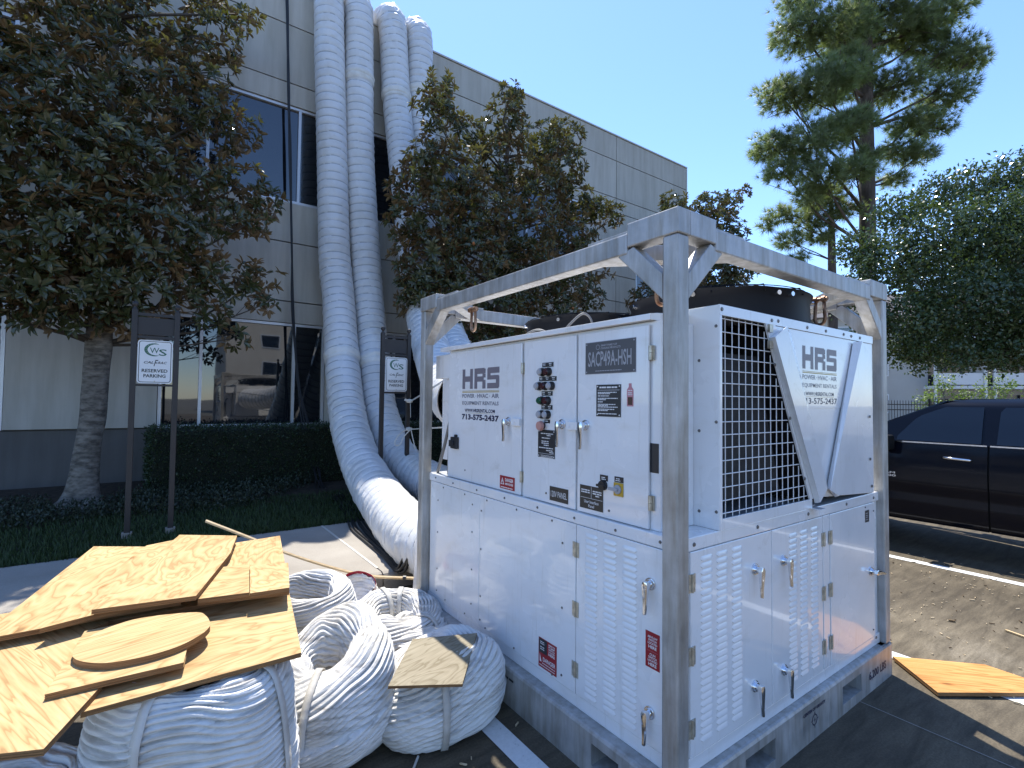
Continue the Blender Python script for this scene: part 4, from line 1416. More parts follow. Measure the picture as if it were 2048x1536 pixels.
FSB.rect(mb, 1.060, 1.080, .0905, .0935, .0015)
FSB.rect(mb, 1.0685, 1.0715, .0945, .102, .0015)
FSB.rect(mb, 1.0685, 1.0715, .082, .0895, .0015)
mb.build('gravity_symbol', M['navy'], sk)['kind'] = 'stuff'
mb = MB()
FSB.text(mb, '6,200 LBS', 1.735, 1.985, .062, .116, .0015, 0, .02)
mb.build('stencil_lettering', M['navy'], sk)
skid_side(FSC, 0, LY, [(.5, .7), (1.5, 1.7)]).build('skid_rail', [M['galv'], M['dark']], K)
skid_side(FSD, -LX, 0, [(-1.63, -1.389), (-.698, -.456)]).build('skid_rail', [M['galv'], M['dark']], K)
mb = MB()
mb.box((.112, .112, .09), (LX - .112, LY - .112, .19))
mb.build('skid_deck', M['galv'], K)

# posts, beams, corner blocks, braces
CORN = [(0, 0, 1, 1), (0, LY, 1, -1), (LX, 0, -1, 1), (LX, LY, -1, -1)]
for cx, cy, sx, sy in CORN:
    mb = MB()
    e = .003
    mb.box((cx + sx * e, cy + sy * e, .1965), (cx + sx * (PW + e), cy + sy * (PW + e), H - .1005))
    mb.build('corner_post', M['galv'], K, bevel=.008)
    mb = MB()
    mb.box((cx - sx * .001, cy - sy * .001, H - .10), (cx + sx * .078, cy + sy * .25, H))
    mb.box((cx + sx * .0785, cy - sy * .001, H - .10), (cx + sx * .25, cy + sy * .078, H))
    mb.build('corner_block', M['galv'], K, bevel=.005)
    for ax in (0, 1):
        # flat diagonal brace between post and beam
        mb = MB()
        F = (FSB if cy == 0 else Face((0, LY, 0), (1, 0, 0), (0, 0, 1), (0, 1, 0))) if ax == 0 else (Face((0, 0, 0), (0, 1, 0), (0, 0, 1), (-1, 0, 0)) if cx == 0 else Face((LX, 0, 0), (0, 1, 0), (0, 0, 1), (1, 0, 0)))
        c, s = (cx, sx) if ax == 0 else (cy, sy)
        q = [(c + s * (PW + .004), 2.016), (c + s * .305, 2.232), (c + s * .222, 2.2585), (c + s * (PW + .004), 2.118)]
        if s < 0:
            q = q[::-1]
        mb.prism([F.p(u, v, -.006) for u, v in q], F.N * -.066)
        mb.build('corner_brace', M['galv'], K, bevel=.004)
    # level corner plate with shackle eye
    mb = MB()
    tri = [(cx + sx * .08, cy + sy * .36), (cx + sx * .08, cy + sy * .47), (cx + sx * .47, cy + sy * .08), (cx + sx * .36, cy + sy * .08)]
    if sx * sy < 0:
        tri = tri[::-1]
    mb.prism([(x, y, 2.237) for x, y in tri], (0, 0, .07))
    mb.build('level_brace', M['galv'], K, bevel=.003)
for (a, b) in (((.001, .251, 2.2325), (.079, LY - .251, 2.322)), ((LX - .079, .251, 2.2325), (LX - .001, LY - .251, 2.322)),
               ((.251, .001, 2.2325), (LX - .251, .079, 2.322)), ((.251, LY - .079, 2.2325), (LX - .251, LY - .001, 2.322))):
    mb = MB()
    mb.box(a, b)
    mb.build('top_beam', M['galv'], K, bevel=.007)
for cx, cy, sx, sy in CORN:      # doubler strips on top of the beams beside each block
    mb = MB()
    mb.box((cx + sx * .02, cy + sy * .252, 2.3225), (cx + sx * .075, cy + sy * .50, 2.338))
    mb.build('doubler_strip', M['galv'], K, bevel=.002)
    mb = MB()
    mb.box((cx + sx * .252, cy + sy * .02, 2.3225), (cx + sx * .50, cy + sy * .075, 2.338))
    mb.build('doubler_strip', M['galv'], K, bevel=.002)


def shackle(p, yaw):
    mb = MB()
    c, s = math.cos(yaw), math.sin(yaw)
    pts = []
    for k in range(17):
        a = PI + PI * k / 16
        pts.append((.030 * math.cos(a) * (1 if 3 < k < 13 else .93), -.105 + .036 * math.sin(a)))
    path = [(-.022, .0)] + pts + [(.022, .0)]
    mb.tube([(p[0] + u * c, p[1] + u * s, p[2] + z) for u, z in path], .0095, 8)
    o = mb.build('shackle', M['rust'], K, smooth=4)
    mb = MB()
    mb.cyl((p[0] - .042 * c, p[1] - .042 * s, p[2]), (p[0] + .052 * c, p[1] + .052 * s, p[2]), .011, None, 10)
    mb.cyl((p[0] + .034 * c, p[1] + .034 * s, p[2]), (p[0] + .050 * c, p[1] + .050 * s, p[2]), .019, None, 6)
    mb.cyl((p[0] - .032 * c, p[1] - .032 * s, p[2]), (p[0] - .014 * c, p[1] - .014 * s, p[2]), .018, None, 10)
    mb.cyl((p[0] + .014 * c, p[1] + .014 * s, p[2]), (p[0] + .032 * c, p[1] + .032 * s, p[2]), .018, None, 10)
    mb.build('pin', M['rust'], o, smooth=.6)


shackle((.115, 1.66, 2.215), 1.55)
shackle((1.44, .115, 2.205), 1.45)
shackle((.30, .30, 2.205), 2.4)
shackle((1.80, 1.95, 2.215), 2.4)

# lower cabinet shell, base rail, top rail
mb = MB()
mb.box((XA + .004, YB + .004, .256), (LX - .075, LY - .075, 1.040))
mb.build('lower_cabinet', M['white'], K)
mb = MB()
mb.box((XA - .006, YB - .006, .196), (LX - .07, LY - .07, .2545))
mb.build('base_rail', M['white'], K, bevel=.003)
mb = MB()
mb.box((XA - .008, YB - .008, 1.0415), (LX - .065, LY - .065, 1.095))
mb.build('top_rail', M['white'], K, bevel=.004)


# shared small hardware, built facing -Y, u along +X
def handle_parts():
    mb = MB()
    mb.cyl((0, 0, 0), (0, -.006, 0), .0255, .0245, 20)
    mb.cyl((0, -.006, 0), (0, -.014, 0), .021, .0185, 20)
    mb.cyl((0, -.014, 0), (0, -.026, 0), .0135, .012, 14)
    sec = []
    for z, wd, d0, d1 in ((.014, .010, -.025, -.042), (0, .0145, -.024, -.044), (-.02, .0125, -.027, -.044), (-.05, .0105, -.030, -.043), (-.085, .0085, -.032, -.042), (-.105, .0075, -.032, -.044), (-.112, .006, -.034, -.044)):
        sec.append([(-wd, d1 + .004, z), (-wd * .6, d1, z), (wd * .6, d1, z), (wd, d1 + .004, z), (wd, d0, z), (-wd, d0, z)])
    V = [p for s_ in sec for p in s_]
    F = [(i * 6 + j, i * 6 + (j + 1) % 6, (i + 1) * 6 + (j + 1) % 6, (i + 1) * 6 + j) for i in range(len(sec) - 1) for j in range(6)]
    F += [(5, 4, 3, 2, 1, 0), tuple(len(V) - 6 + j for j in range(6))]
    mb.add(V, F)
    return mb


def hinge_parts():
    mb = MB()
    for s in (-1, 1):
        mb.box((s * .004, -.0025, -.035), (s * .021, 0, .035))
        for z in (-.024, 0, .024):
            mb.cyl((s * .014, -.0025, z), (s * .014, -.0045, z), .0036, .003, 8)
    for z0, z1 in ((-.035, -.012), (-.0115, .0115), (.012, .035)):
        mb.cyl((0, -.004, z0), (0, -.004, z1), .0052, None, 10)
    return mb


def lift_hinge_parts():
    mb = MB()
    mb.cyl((0, -.010, -.030), (0, -.010, -.002), .009, None, 12)
    mb.cyl((0, -.010, 0), (0, -.010, .030), .009, None, 12)
    mb.box((-.020, -.006, -.016), (-.002, 0, .016))
    mb.box((.002, -.006, -.03), (.014, 0, .03))
    return mb


def louver_parts(wd):
    """pressed louvre: raised hood open along its lower edge"""
    mb = MB()
    hw, hh = wd / 2, .0095
    V, F = [], []
    nu = 8
    for i in range(nu + 1):
        t = i / nu
        u = -hw + wd * t
        end = min(t, 1 - t) * wd
        k = min(1.0, end / .010) ** .5
        for z, d in ((hh * (.25 + .75 * k), 0.0), (hh * .55 * k, .0020 * k), (-hh * .35 * k, .0042 * k), (-hh * .85 * k, .0048 * k), (-hh * k, .0018 * k), (-hh * (.3 + .7 * k), 0)):
            V.append((u, -d, z))
    for i in range(nu):
        for j in range(5):
            a = i * 6 + j
            F.append((a, a + 1, a + 7, a + 6))
    mb.add(V, F)
    return mb


def screw_set(F, pts, parent, r=.0065, mat='screw'):
    mb = MB()
    for u, v, d in pts:
        F.disc(mb, u, v, d, d + .004, r, 10, 0, r * .75)
    o = mb.build('screw_heads', M[mat], parent)
    o['kind'] = 'stuff'
    return o


HANDLE = HINGE = LIFT = None
LOUV = {}


def put(parts, cache, name, mat, parent, F, u, v, d, smooth=.7):
    p = F.p(u, v, d)
    rz = ROT_A if F in (FA, FDA) else 0.0
    if cache is None:
        o = parts().build(name, mat, parent, smooth=smooth, origin=None)
        pw = wloc(parent)
        # built about its own origin: undo the shift made by build()
        for vv in o.data.vertices:
            vv.co.x += pw[0]
            vv.co.y += pw[1]
            vv.co.z += pw[2]
        o.location = (p.x - pw[0], p.y - pw[1], p.z - pw[2])
        o.rotation_euler = (0, 0, rz)
        return o
    return share(cache, name, parent, tuple(p), rz)


def door_handle(parent, F, u, v, d, tilt=0.0):
    global HANDLE
    o = put(handle_parts, HANDLE, 'door_handle', M['chrome'], parent, F, u, v, d)
    HANDLE = HANDLE or o
    o.rotation_euler = (o.rotation_euler[0], tilt if F not in (FA, FDA) else 0, o.rotation_euler[2])
    return o


def hinge(parent, F, u, v, d):
    global HINGE
    o = put(hinge_parts, HINGE, 'hinge', M['steel'], parent, F, u, v, d)
    HINGE = HINGE or o


def lift_hinge(parent, F, u, v, d):
    global LIFT
    o = put(lift_hinge_parts, LIFT, 'hinge', M['steel'], parent, F, u, v, d)
    LIFT = LIFT or o


def louver(parent, F, u, v, d, wd):
    k = round(wd, 3)
    o = put(lambda: louver_parts(wd), LOUV.get(k), 'louver', M['white'], parent, F, u, v, d)
    LOUV.setdefault(k, o)


FDA = Face((.092, 0, 0), (0, -1, 0), (0, 0, 1), (-1, 0, 0))     # front of the control doors


def slab(F, name, u0, u1, v0, v1, d0, d1, mat='white', bevel=.003, parent=None):
    mb = MB()
    F.box(mb, u0, u1, v0, v1, d0, d1)
    return mb.build(name, M[mat], parent or K, bevel=bevel)


D0, D1 = -.003, .010
# face A lower: corner strip, two screwed panels, louvred door
slab(FA, 'corner_strip', -2.13, -2.026, .257, 1.039, D0, .006)
p = slab(FA, 'access_panel', -2.024, -1.462, .257, 1.039, D0, D1)
screw_set(FA, [(-2.005, z, D1) for z in (.30, .45, .70, .92)] + [(-1.545, z, D1) for z in (.36, .57, .80, .97)] + [(u, 1.018, D1) for u in (-1.93, -1.64)] + [(u, .275, D1) for u in (-1.88, -1.62)], p, .0055)
p = slab(FA, 'access_panel', -1.460, -.607, .257, 1.039, D0, D1)
screw_set(FA, [(-1.44, z, D1) for z in (.30, .44, .72, .95)] + [(-.70, z, D1) for z in (.30, .62, .93)] + [(u, 1.022, D1) for u in (-1.38, -1.08, -.78)] + [(u, .272, D1) for u in (-1.38, -1.09, -.77)], p, .006)
mb = MB()      # danger decal
FA.rect(mb, -.876, -.735, .272, .418, D1 + .0008, 0)
FA.rect(mb, -.872, -.809, .345, .414, D1 + .0014, 1)
for i, v in enumerate((.398, .389, .372, .362)):
    FA.scribble(mb, -.862, -.82, v, .004, D1 + .002, 2, i)
for i, (s, v, h) in enumerate((('REMOTE', .400, .008), ('PUMP', .389, .008), ('SWITCH', .378, .008), ('LOCATED', .367, .008), ('HERE', .352, .012))):
    FA.text(mb, s, -.797, -.749, v, v + h, D1 + .0014, 2, .03)
FA.text(mb, 'DANGER', -.840, -.744, .307, .328, D1 + .0014, 2, .02)
FA.scribble(mb, -.845, -.740, .295, .004, D1 + .0014, 2, 9, .95)
FA.scribble(mb, -.868, -.740, .282, .004, D1 + .0014, 2, 10, .95)
mb.add([FA.p(-.866, .300, D1 + .0014), FA.p(-.851, .300, D1 + .0014), FA.p(-.866, .340, D1 + .0014)], [(0, 1, 2)], 2)
mb.build('danger_label', [M['red'], M['plate'], M['print_white']], p)
d = slab(FA, 'louvered_door', -.602, -.098, .257, 1.039, D0, D1)
for uc in (-.505, -.392, -.279):
    for k in range(28):
        louver(d, FA, uc, 1.006 - k * .0266, D1 - .0003, .083)
for v in (.922, .646, .369):
    hinge(d, FA, -.6045, v, D1 + .0005)
door_handle(d, FA, -.169, .893, D1)
door_handle(d, FA, -.171, .388, D1)
mb = MB()
FA.rect(mb, -.194, -.124, .563, .705, D1 + .0008, 0)
for i, (s, v, h, wd) in enumerate((('AIR FLOW', .680, .009, .048), ('SWITCH', .668, .009, .040), ('LOCATED', .656, .009, .046), ('HERE', .640, .012, .040), ('CUH', .612, .009, .028), ('SWITCH', .600, .009, .040), ('LOCATED', .588, .009, .046), ('HERE', .572, .012, .040))):
    FA.text(mb, s, -.159 - wd / 2, -.159 + wd / 2, v, v + h, D1 + .0014, 1, .03)
FA.rect(mb, -.184, -.134, .629, .630, D1 + .0014, 2)
mb.build('switch_label', [M['red'], M['print_white'], M['pink']], d)

# face B lower: two louvred doors, narrow strip, plain door
d = slab(FB, 'louvered_door', .125, .736, .257, 1.039, D0, D1)
for uc in (.230, .338, .450):
    for k in range(27):
        louver(d, FB, uc, 1.004 - k * .0268, D1 - .0003, .086)
for v in (.921, .644, .370):
    hinge(d, FB, .132, v, D1 + .0005)
door_handle(d, FB, .590, .892, D1, .1)
door_handle(d, FB, .584, .390, D1)
d = slab(FB, 'louvered_door', .740, 1.252, .257, 1.039, D0, D1)
for uc in (.937, 1.047, 1.160):
    for k in range(26):
        louver(d, FB, uc, .990 - k * .0272, D1 - .0003, .086)
for v in (.921, .645, .374):
    hinge(d, FB, 1.259, v, D1 + .0005)
door_handle(d, FB, .842, .886, D1)
door_handle(d, FB, .840, .384, D1)
slab(FB, 'door_stile', 1.265, 1.338, .257, 1.039, D0, D1 - .002)
d = slab(FB, 'access_door', 1.343, 1.935, .257, 1.039, D0, D1)
for v in (.920, .647, .376):
    hinge(d, FB, 1.341, v, D1 + .0005)
o = door_handle(d, FB, 1.868, .646, D1)
o.rotation_euler = (0, -1.35, 0)
mb = MB()
FB.rect(mb, 1.797, 1.856, .936, 1.004, D1 + .0008, 0)
for i, v in enumerate((.985, .972, .962, .948)):
    FB.scribble(mb, 1.805, 1.85, v, .0045, D1 + .0014, 1, i)
mb.build('small_label', [M['plate'], M['print_grey']], d)
screw_set(FB, [(1.80, 1.024, D1), (1.90, .30, D1), (1.92, .99, D1)], d, .005)
screw_set(FB, [(.15, 1.066, .008), (.62, 1.07, .008), (1.1, 1.07, .008), (1.55, 1.07, .008), (1.93, 1.066, .008), (1.95, .24, .006)], K, .009)
screw_set(FA, [(-.125, 1.068, .008), (-.36, 1.064, .008), (-.62, 1.066, .008), (-.90, 1.066, .008), (-1.2, 1.066, .008), (-1.5, 1.066, .008), (-1.8, 1.066, .008), (-2.05, 1.07, .008)], K, .007)
mb = MB()
mb.box((1.115, YB - .055, 1.0955), (1.175, YB - .012, 1.098))
mb.box((1.115, YB - .058, 1.068), (1.175, YB - .0555, 1.098))
mb.build('latch_tab', M['white'], K)

# control cabinet with three doors
mb = MB()
mb.box((.0955, .150, 1.0958), (.317, 1.925, 1.956))
mb.build('control_cabinet', M['white'], K, bevel=.003)
mb = MB()
mb.prism([(.062, .178, 1.9575), (.062, .178, 1.983), (.11, .178, 1.990), (.40, .178, 2.012), (.40, .178, 1.9575)], (0, 1.842, 0))
mb.build('cabinet_roof', M['white'], K, bevel=.002)
DZ0, DZ1 = 1.0985, 1.941


def label_plate(F, d, name, u0, u1, v0, v1, mats, fn, parent, screws=True, rim=True):
    mb = MB()
    if rim:
        F.box(mb, u0 - .0025, u1 + .0025, v0 - .0025, v1 + .0025, d + .0003, d + .0010, 1)
    F.box(mb, u0, u1, v0, v1, d + .0012, d + .0022, 0)
    if screws:
        for u in (u0 + .008, u1 - .008):
            for v in (v0 + .008, v1 - .008):
                F.disc(mb, u, v, d + .0022, d + .0035, .0035, 8, 1)
    if fn:
        fn(mb, d + .0026)
    return mb.build(name, mats, parent)


def hrs_logo(F, u0, u1, d, parent, ztop, skip_first=False, bo=1.0):
    """block letters, gold double rule, lines of text"""
    mb = MB()
    W = u1 - u0
    h = .128 * (W / .432)
    z0 = ztop - h
    lw = W * .305
    xs = [u0, u0 + W * .347, u0 + W * .695]
    st = lw * .27

    def R(x, a, b, c, e):
        F.rect(mb, x + a * lw, x + b * lw, z0 + c * h, z0 + e * h, d, 0)
    x = xs[0]
    R(x, 0, .27, 0, 1); R(x, .73, 1, 0, 1); R(x, .27, .73, .36, .64)
    x = xs[1]
    R(x, 0, .27, 0, 1); R(x, .27, .90, .72, 1); R(x, .90, 1.0, .74, .96); R(x, .72, 1.0, .53, .72); R(x, .27, .72, .34, .60)
    R(x, .72, .84, .42, .53); R(x, .72, 1.0, 0, .42)
    x = xs[2]
    R(x, .05, 1, .72, 1.0); R(x, 0, .05, .42, .95); R(x, .05, .28, .42, .72); R(x, .28, .95, .42, .62); R(x, .95, 1.0, .06, .58)
    R(x, .72, .95, .26, .42); R(x, 0, .95, 0, .26)
    zz = z0 - .012 * W / .432
    k = W / .432
    F.rect(mb, u0, u1, zz - .003 * k, zz, d, 1)
    F.rect(mb, u0, u1, zz - .0115 * k, zz - .0065 * k, d, 1)
    F.text(mb, 'POWER', u0, u0 + W * .36, zz - .046 * k, zz - .020 * k, d, 2, .035 * bo)
    F.text(mb, 'HVAC', u0 + W * .43, u0 + W * .72, zz - .046 * k, zz - .020 * k, d, 2, .035 * bo)
    F.text(mb, 'AIR', u0 + W * .81, u1, zz - .046 * k, zz - .020 * k, d, 2, .035 * bo)
    for q in (.395, .765):
        F.disc(mb, u0 + W * q, zz - .034 * k, d - .0001, d + .0001, .0035 * k, 8, 2)
    F.text(mb, 'EQUIPMENT RENTALS', u0 + W * .005, u1 - W * .01, zz - .094 * k, zz - .067 * k, d, 2, .03 * bo)
    F.text(mb, 'WWW.HRSRENTAL.COM', u0 + W * .08, u1 - W * .10, zz - .137 * k, zz - .115 * k, d, 3, .035 * bo)
    F.rect(mb, u0 + W * .1, u1 - W * .1, zz - .1435 * k, zz - .1420 * k, d, 1)
    if skip_first:
        F.text(mb, '13-575-2437', u0 + W * .10, u1, zz - .184 * k, zz - .149 * k, d, 3, .045 * bo)
    else:
        F.text(mb, '713-575-2437', u0, u1, zz - .187 * k, zz - .150 * k, d, 3, .045)
    return mb.build('logo_lettering', [M['logo_grey'], M['gold'], M['logo_text'], M['navy']], parent)


d1 = slab(FDA, 'control_door', -1.916, -1.079, DZ0, DZ1, 0, .012)
FD = .012
hrs_logo(FDA, -1.73, -1.297, FD + .0006, d1, 1.820)
door_handle(d1, FDA, -1.196, 1.500, FD)
mb = MB()
FDA.box(mb, -1.845, -1.765, 1.295, 1.372, FD, FD + .022, 0)
FDA.box(mb, -1.872, -1.846, 1.305, 1.348, FD, FD + .02, 0)
FDA.box(mb, -1.812, -1.785, 1.373, 1.388, FD, FD + .012, 0)
FDA.disc(mb, -1.812, 1.328, FD + .022, FD + .03, .02, 14, 0)
mb.build('socket_cover', M['black'], d1, bevel=.002)


def dl(mb, d):
    FDA.text(mb, 'DANGER', -1.222, -1.142, 1.155, 1.175, d, 1, .03)
    FDA.text(mb, '480V POWER', -1.222, -1.142, 1.135, 1.149, d, 1, .03)
    FDA.scribble(mb, -1.265, -1.14, 1.118, .005, d, 1, 4, .95)
    mb.add([FDA.p(-1.268, 1.136, d), FDA.p(-1.230, 1.136, d), FDA.p(-1.249, 1.176, d)], [(0, 1, 2)], 1)
    mb.add([FDA.p(-1.260, 1.140, d + .0004), FDA.p(-1.238, 1.140, d + .0004), FDA.p(-1.249, 1.165, d + .0004)], [(0, 1, 2)], 0)
    FDA.rect(mb, -1.2505, -1.2475, 1.148, 1.160, d + .0006, 1)
    FDA.rect(mb, -1.2505, -1.2475, 1.142, 1.145, d + .0006, 1)


label_plate(FDA, FD, 'danger_label', -1.276, -1.129, 1.112, 1.186, [M['red'], M['print_white']], dl, d1, False)
mb = MB()
FDA.box(mb, -1.155, -1.075, 1.479, 1.520, FD + .0005, FD + .016)
FDA.disc(mb, -1.118, 1.50, FD + .016, FD + .019, .006, 10)
mb.build('latch_bracket', M['white'], d1, bevel=.002)
screw_set(FDA, [(-1.68, 1.165, FD)], d1, .005)
lift_hinge(d1, FDA, -1.0735, 1.80, .0)
lift_hinge(d1, FDA, -1.0735, 1.20, .0)

d2 = slab(FDA, 'control_door', -1.052, -.638, DZ0, DZ1, 0, .012)
door_handle(d2, FDA, -.733, 1.505, FD)
mb = MB()
FDA.box(mb, -.690, -.612, 1.481, 1.520, FD + .0135, FD + .017)
FDA.box(mb, -.690, -.66, 1.481, 1.520, FD + .0005, FD + .0134)
FDA.disc(mb, -.665, 1.50, FD + .017, FD + .020, .006, 10)
mb.build('latch_bracket', M['white'], d2, bevel=.002)


def lamp(u, v, mat, parent, r=.0185):
    mb = MB()
    FDA.disc(mb, u, v, FD, FD + .010, .0225, 18, 0)
    FDA.disc(mb, u, v, FD + .010, FD + .026, .0205, 18, 0, .0195)
    FDA.disc(mb, u, v, FD + .026, FD + .034, r, 18, 1, r * .75)
    mb.build('indicator_lamp', [M['black'], M[mat]], parent, smooth=.7)


for v, us, mats in ((1.770, (-.890, -.840), ('print_grey', 'redlamp')), (1.697, (-.915, -.865, -.815), ('print_grey', 'redlamp', 'print_grey')),
                    (1.621, (-.892, -.845), ('greenlamp', 'redlamp')), (1.549, (-.893, -.845), ('print_grey', 'print_grey'))):
    u0, u1 = us[0] - .005, us[-1] + .035

    def tl(mb, d, us=us, v=v):
        for i, u in enumerate(us):
            FDA.scribble(mb, u + .000, u + .03, v + .040, .0042, d, 1, i + int(v * 100))
            FDA.scribble(mb, u + .004, u + .026, v + .032, .0035, d, 1, i + 7)
    label_plate(FDA, FD, 'lamp_label', u0, u1, v + .026, v + .049, [M['plate'], M['print_white']], tl, d2, False, False)
    for u, m_ in zip(us, mats):
        lamp(u, v, m_, d2)
label_plate(FDA, FD, 'lamp_label', -.872, -.828, 1.505, 1.523, [M['plate'], M['print_white']], lambda mb, d: FDA.scribble(mb, -.865, -.835, 1.513, .004, d, 1, 3), d2, False, False)
mb = MB()
FDA.disc(mb, -.882, 1.490, FD, FD + .018, .017, 18, 0)
FDA.disc(mb, -.882, 1.490, FD + .018, FD + .034, .026, 20, 1, .022)
mb.build('stop_button', [M['black'], M['pinkbtn']], d2, smooth=.7)


def npl(mb, d):
    for i, (v, a, b) in enumerate(((1.448, -.90, -.80), (1.439, -.852, -.82), (1.425, -.892, -.825), (1.408, -.894, -.835), (1.398, -.894, -.835), (1.388, -.875, -.835), (1.374, -.915, -.80), (1.362, -.855, -.802), (1.353, -.83, -.795))):
        FDA.scribble(mb, a, b, v, .0045, d, 1, i + 20, 1.0)
    FDA.rect(mb, -.920, -.790, 1.346, 1.3475, d, 1)
    for i, v in enumerate((1.339, 1.333, 1.328)):
        FDA.scribble(mb, -.90, -.80, v - .003, .0025, d, 1, i + 40, 1)


label_plate(FDA, FD, 'data_plate', -.924, -.787, 1.326, 1.470, [M['plate'], M['print_white']], npl, d2)
label_plate(FDA, FD, 'panel_label', -.825, -.685, 1.116, 1.187, [M['brown_plate'], M['print_white']], lambda mb, d: FDA.text(mb, '120V PANEL', -.815, -.695, 1.136, 1.166, d, 1, .0), d2, False)
screw_set(FDA, [(-.855, 1.145, FD)], d2, .006)

d3 = slab(FDA, 'control_door', -.624, -.200, DZ0, DZ1, 0, .012)
door_handle(d3, FDA, -.567, 1.508, FD)
lift_hinge(d3, FDA, -.192, 1.823, .0)
lift_hinge(d3, FDA, -.192, 1.207, .0)


def sacp(mb, d):
    FDA.text(mb, 'SACP49A-HSH', -.552, -.290, 1.780, 1.850, d, 1, .012)
    FDA.text(mb, 'SMART FAMILY OF', -.472, -.372, 1.871, 1.880, d, 1, .02, .2)
    FDA.text(mb, 'COOLING PRODUCTS', -.472, -.352, 1.858, 1.867, d, 1, .02, .2)
    V = []
    for k in range(17):
        a = 2 * PI * k / 16
        V += [FDA.p(-.490 + .012 * math.cos(a), 1.869 + .012 * math.sin(a), d), FDA.p(-.490 + .010 * math.cos(a), 1.869 + .010 * math.sin(a), d)]
    mb.add(V, [(2 * k, 2 * k + 2, 2 * k + 3, 2 * k + 1) for k in range(16)], 1)
    FDA.scribble(mb, -.505, -.345, 1.758, .0035, d, 1, 5, 1)


label_plate(FDA, FD, 'model_plate', -.570, -.268, 1.748, 1.893, [M['greyplate'], M['print_grey']], sacp, d3)


def ins(mb, d):
    FDA.scribble(mb, -.478, -.368, 1.680, .007, d, 1, 1, 1)
    FDA.rect(mb, -.490, -.357, 1.6705, 1.672, d, 1)
    for i, (v, f) in enumerate(((1.659, .9), (1.653, .6), (1.643, .55), (1.632, .95), (1.626, .4), (1.616, .25), (1.605, .85), (1.599, .5), (1.593, .95), (1.583, .8), (1.577, .5), (1.563, .9))):
        FDA.scribble(mb, -.488, -.360, v, .004, d, 1, i + 60, f)


label_plate(FDA, FD, 'instruction_plate', -.498, -.349, 1.552, 1.696, [M['plate'], M['print_white']], ins, d3)
mb = MB()
z = FD + .0008
FDA.rect(mb, -.316, -.280, 1.600, 1.672, z, 0)
FDA.rect(mb, -.306, -.290, 1.684, 1.699, z, 0)
mb.add([FDA.p(-.316, 1.672, z), FDA.p(-.280, 1.672, z), FDA.p(-.290, 1.684, z), FDA.p(-.306, 1.684, z)], [(0, 1, 2, 3)], 0)
FDA.rect(mb, -.311, -.285, 1.606, 1.640, z + .0004, 1)
for i, v in enumerate((1.666, 1.656, 1.648)):
    FDA.scribble(mb, -.311, -.285, v, .004, z + .0004, 2, i, 1)
mb.build('cylinder_sticker', [M['pink'], M['redlamp'], M['print_white']], d3)


def swl(mb, d):
    FDA.scribble(mb, -.462, -.432, 1.276, .004, d, 1, 1)
    FDA.scribble(mb, -.462, -.428, 1.268, .004, d, 1, 2)


label_plate(FDA, FD, 'switch_label', -.472, -.424, 1.263, 1.289, [M['plate'], M['print_white']], swl, d3, False, False)
mb = MB()
FDA.disc(mb, -.450, 1.243, FD, FD + .012, .023, 18)
FDA.disc(mb, -.450, 1.243, FD + .010, FD + .018, .020, 18)
FDA.box(mb, -.474, -.43, 1.238, 1.248, FD + .018, FD + .026)
mb.build('selector_switch', M['black'], d3)
label_plate(FDA, FD, 'switch_label', -.384, -.333, 1.268, 1.292, [M['plate'], M['print_white']], lambda mb, d: (FDA.scribble(mb, -.375, -.345, 1.281, .004, d, 1, 8), FDA.scribble(mb, -.378, -.342, 1.273, .004, d, 1, 9)), d3, False, False)
mb = MB()
FDA.box(mb, -.386, -.333, 1.208, 1.266, FD + .0003, FD + .006, 0)
FDA.disc(mb, -.360, 1.238, FD + .006, FD + .014, .020, 20, 1)
FDA.box(mb, -.402, -.352, 1.231, 1.244, FD + .014, FD + .024, 1)
mb.build('rotary_switch', [M['yellow'], M['print_grey']], d3, bevel=.0015)


def uip(mb, d):
    FDA.rect(mb, -.598, -.455, 1.1695, 1.1710, d, 1)
    FDA.rect(mb, -.5275, -.5255, 1.171, 1.224, d, 1)
    FDA.text(mb, 'User Interface', -.573, -.480, 1.147, 1.161, d, 1, .01)
    FDA.text(mb, 'Panel', -.545, -.508, 1.128, 1.142, d, 1, .01)
    for i, (a, b, v) in enumerate(((-.592, -.535, 1.203), (-.592, -.535, 1.193), (-.517, -.46, 1.203), (-.517, -.46, 1.193), (-.50, -.475, 1.183))):
        FDA.scribble(mb, a, b, v, .0055, d, 1, i + 90, 1)


label_plate(FDA, FD, 'interface_label', -.602, -.452, 1.120, 1.227, [M['brown_plate'], M['print_white']], uip, d3, False)
screw_set(FDA, [(-.417, 1.135, FD)], d3, .006)

# junction box and plenums at the building end
slab(FA, 'junction_box', -2.21, -1.94, 1.775, 1.945, -.36, -.06)
mb = MB()
mb.prism([(.06, 2.226, .19), (.06, 2.226, .935), (.06, 2.32, .865), (.06, 2.40, .19)], (1.75, 0, 0))
mb.build('air_plenum', M['white'], K, bevel=.003)
mb = MB()
mb.box((.35, LY - .05, 1.14), (1.9, 2.52, 1.98))
mb.build('upper_plenum', M['white'], K, bevel=.003)
for k, (pts, r) in enumerate(((((.10, 2.10, 1.10), (.11, 2.02, 1.3), (.13, 1.95, 1.52), (.2, 1.94, 1.62)), .012), (((.12, 1.97, 1.098), (.12, 1.96, 1.3), (.13, 1.95, 1.5)), .014), (((.16, 1.955, 1.098), (.15, 1.95, 1.3), (.16, 1.945, 1.5)), .011))):
    mb = MB()
    mb.tube([tuple(q) for q in catmull(pts, 6)], r, 7)
    mb.build('conduit', M['cable_grey'], K, smooth=4)

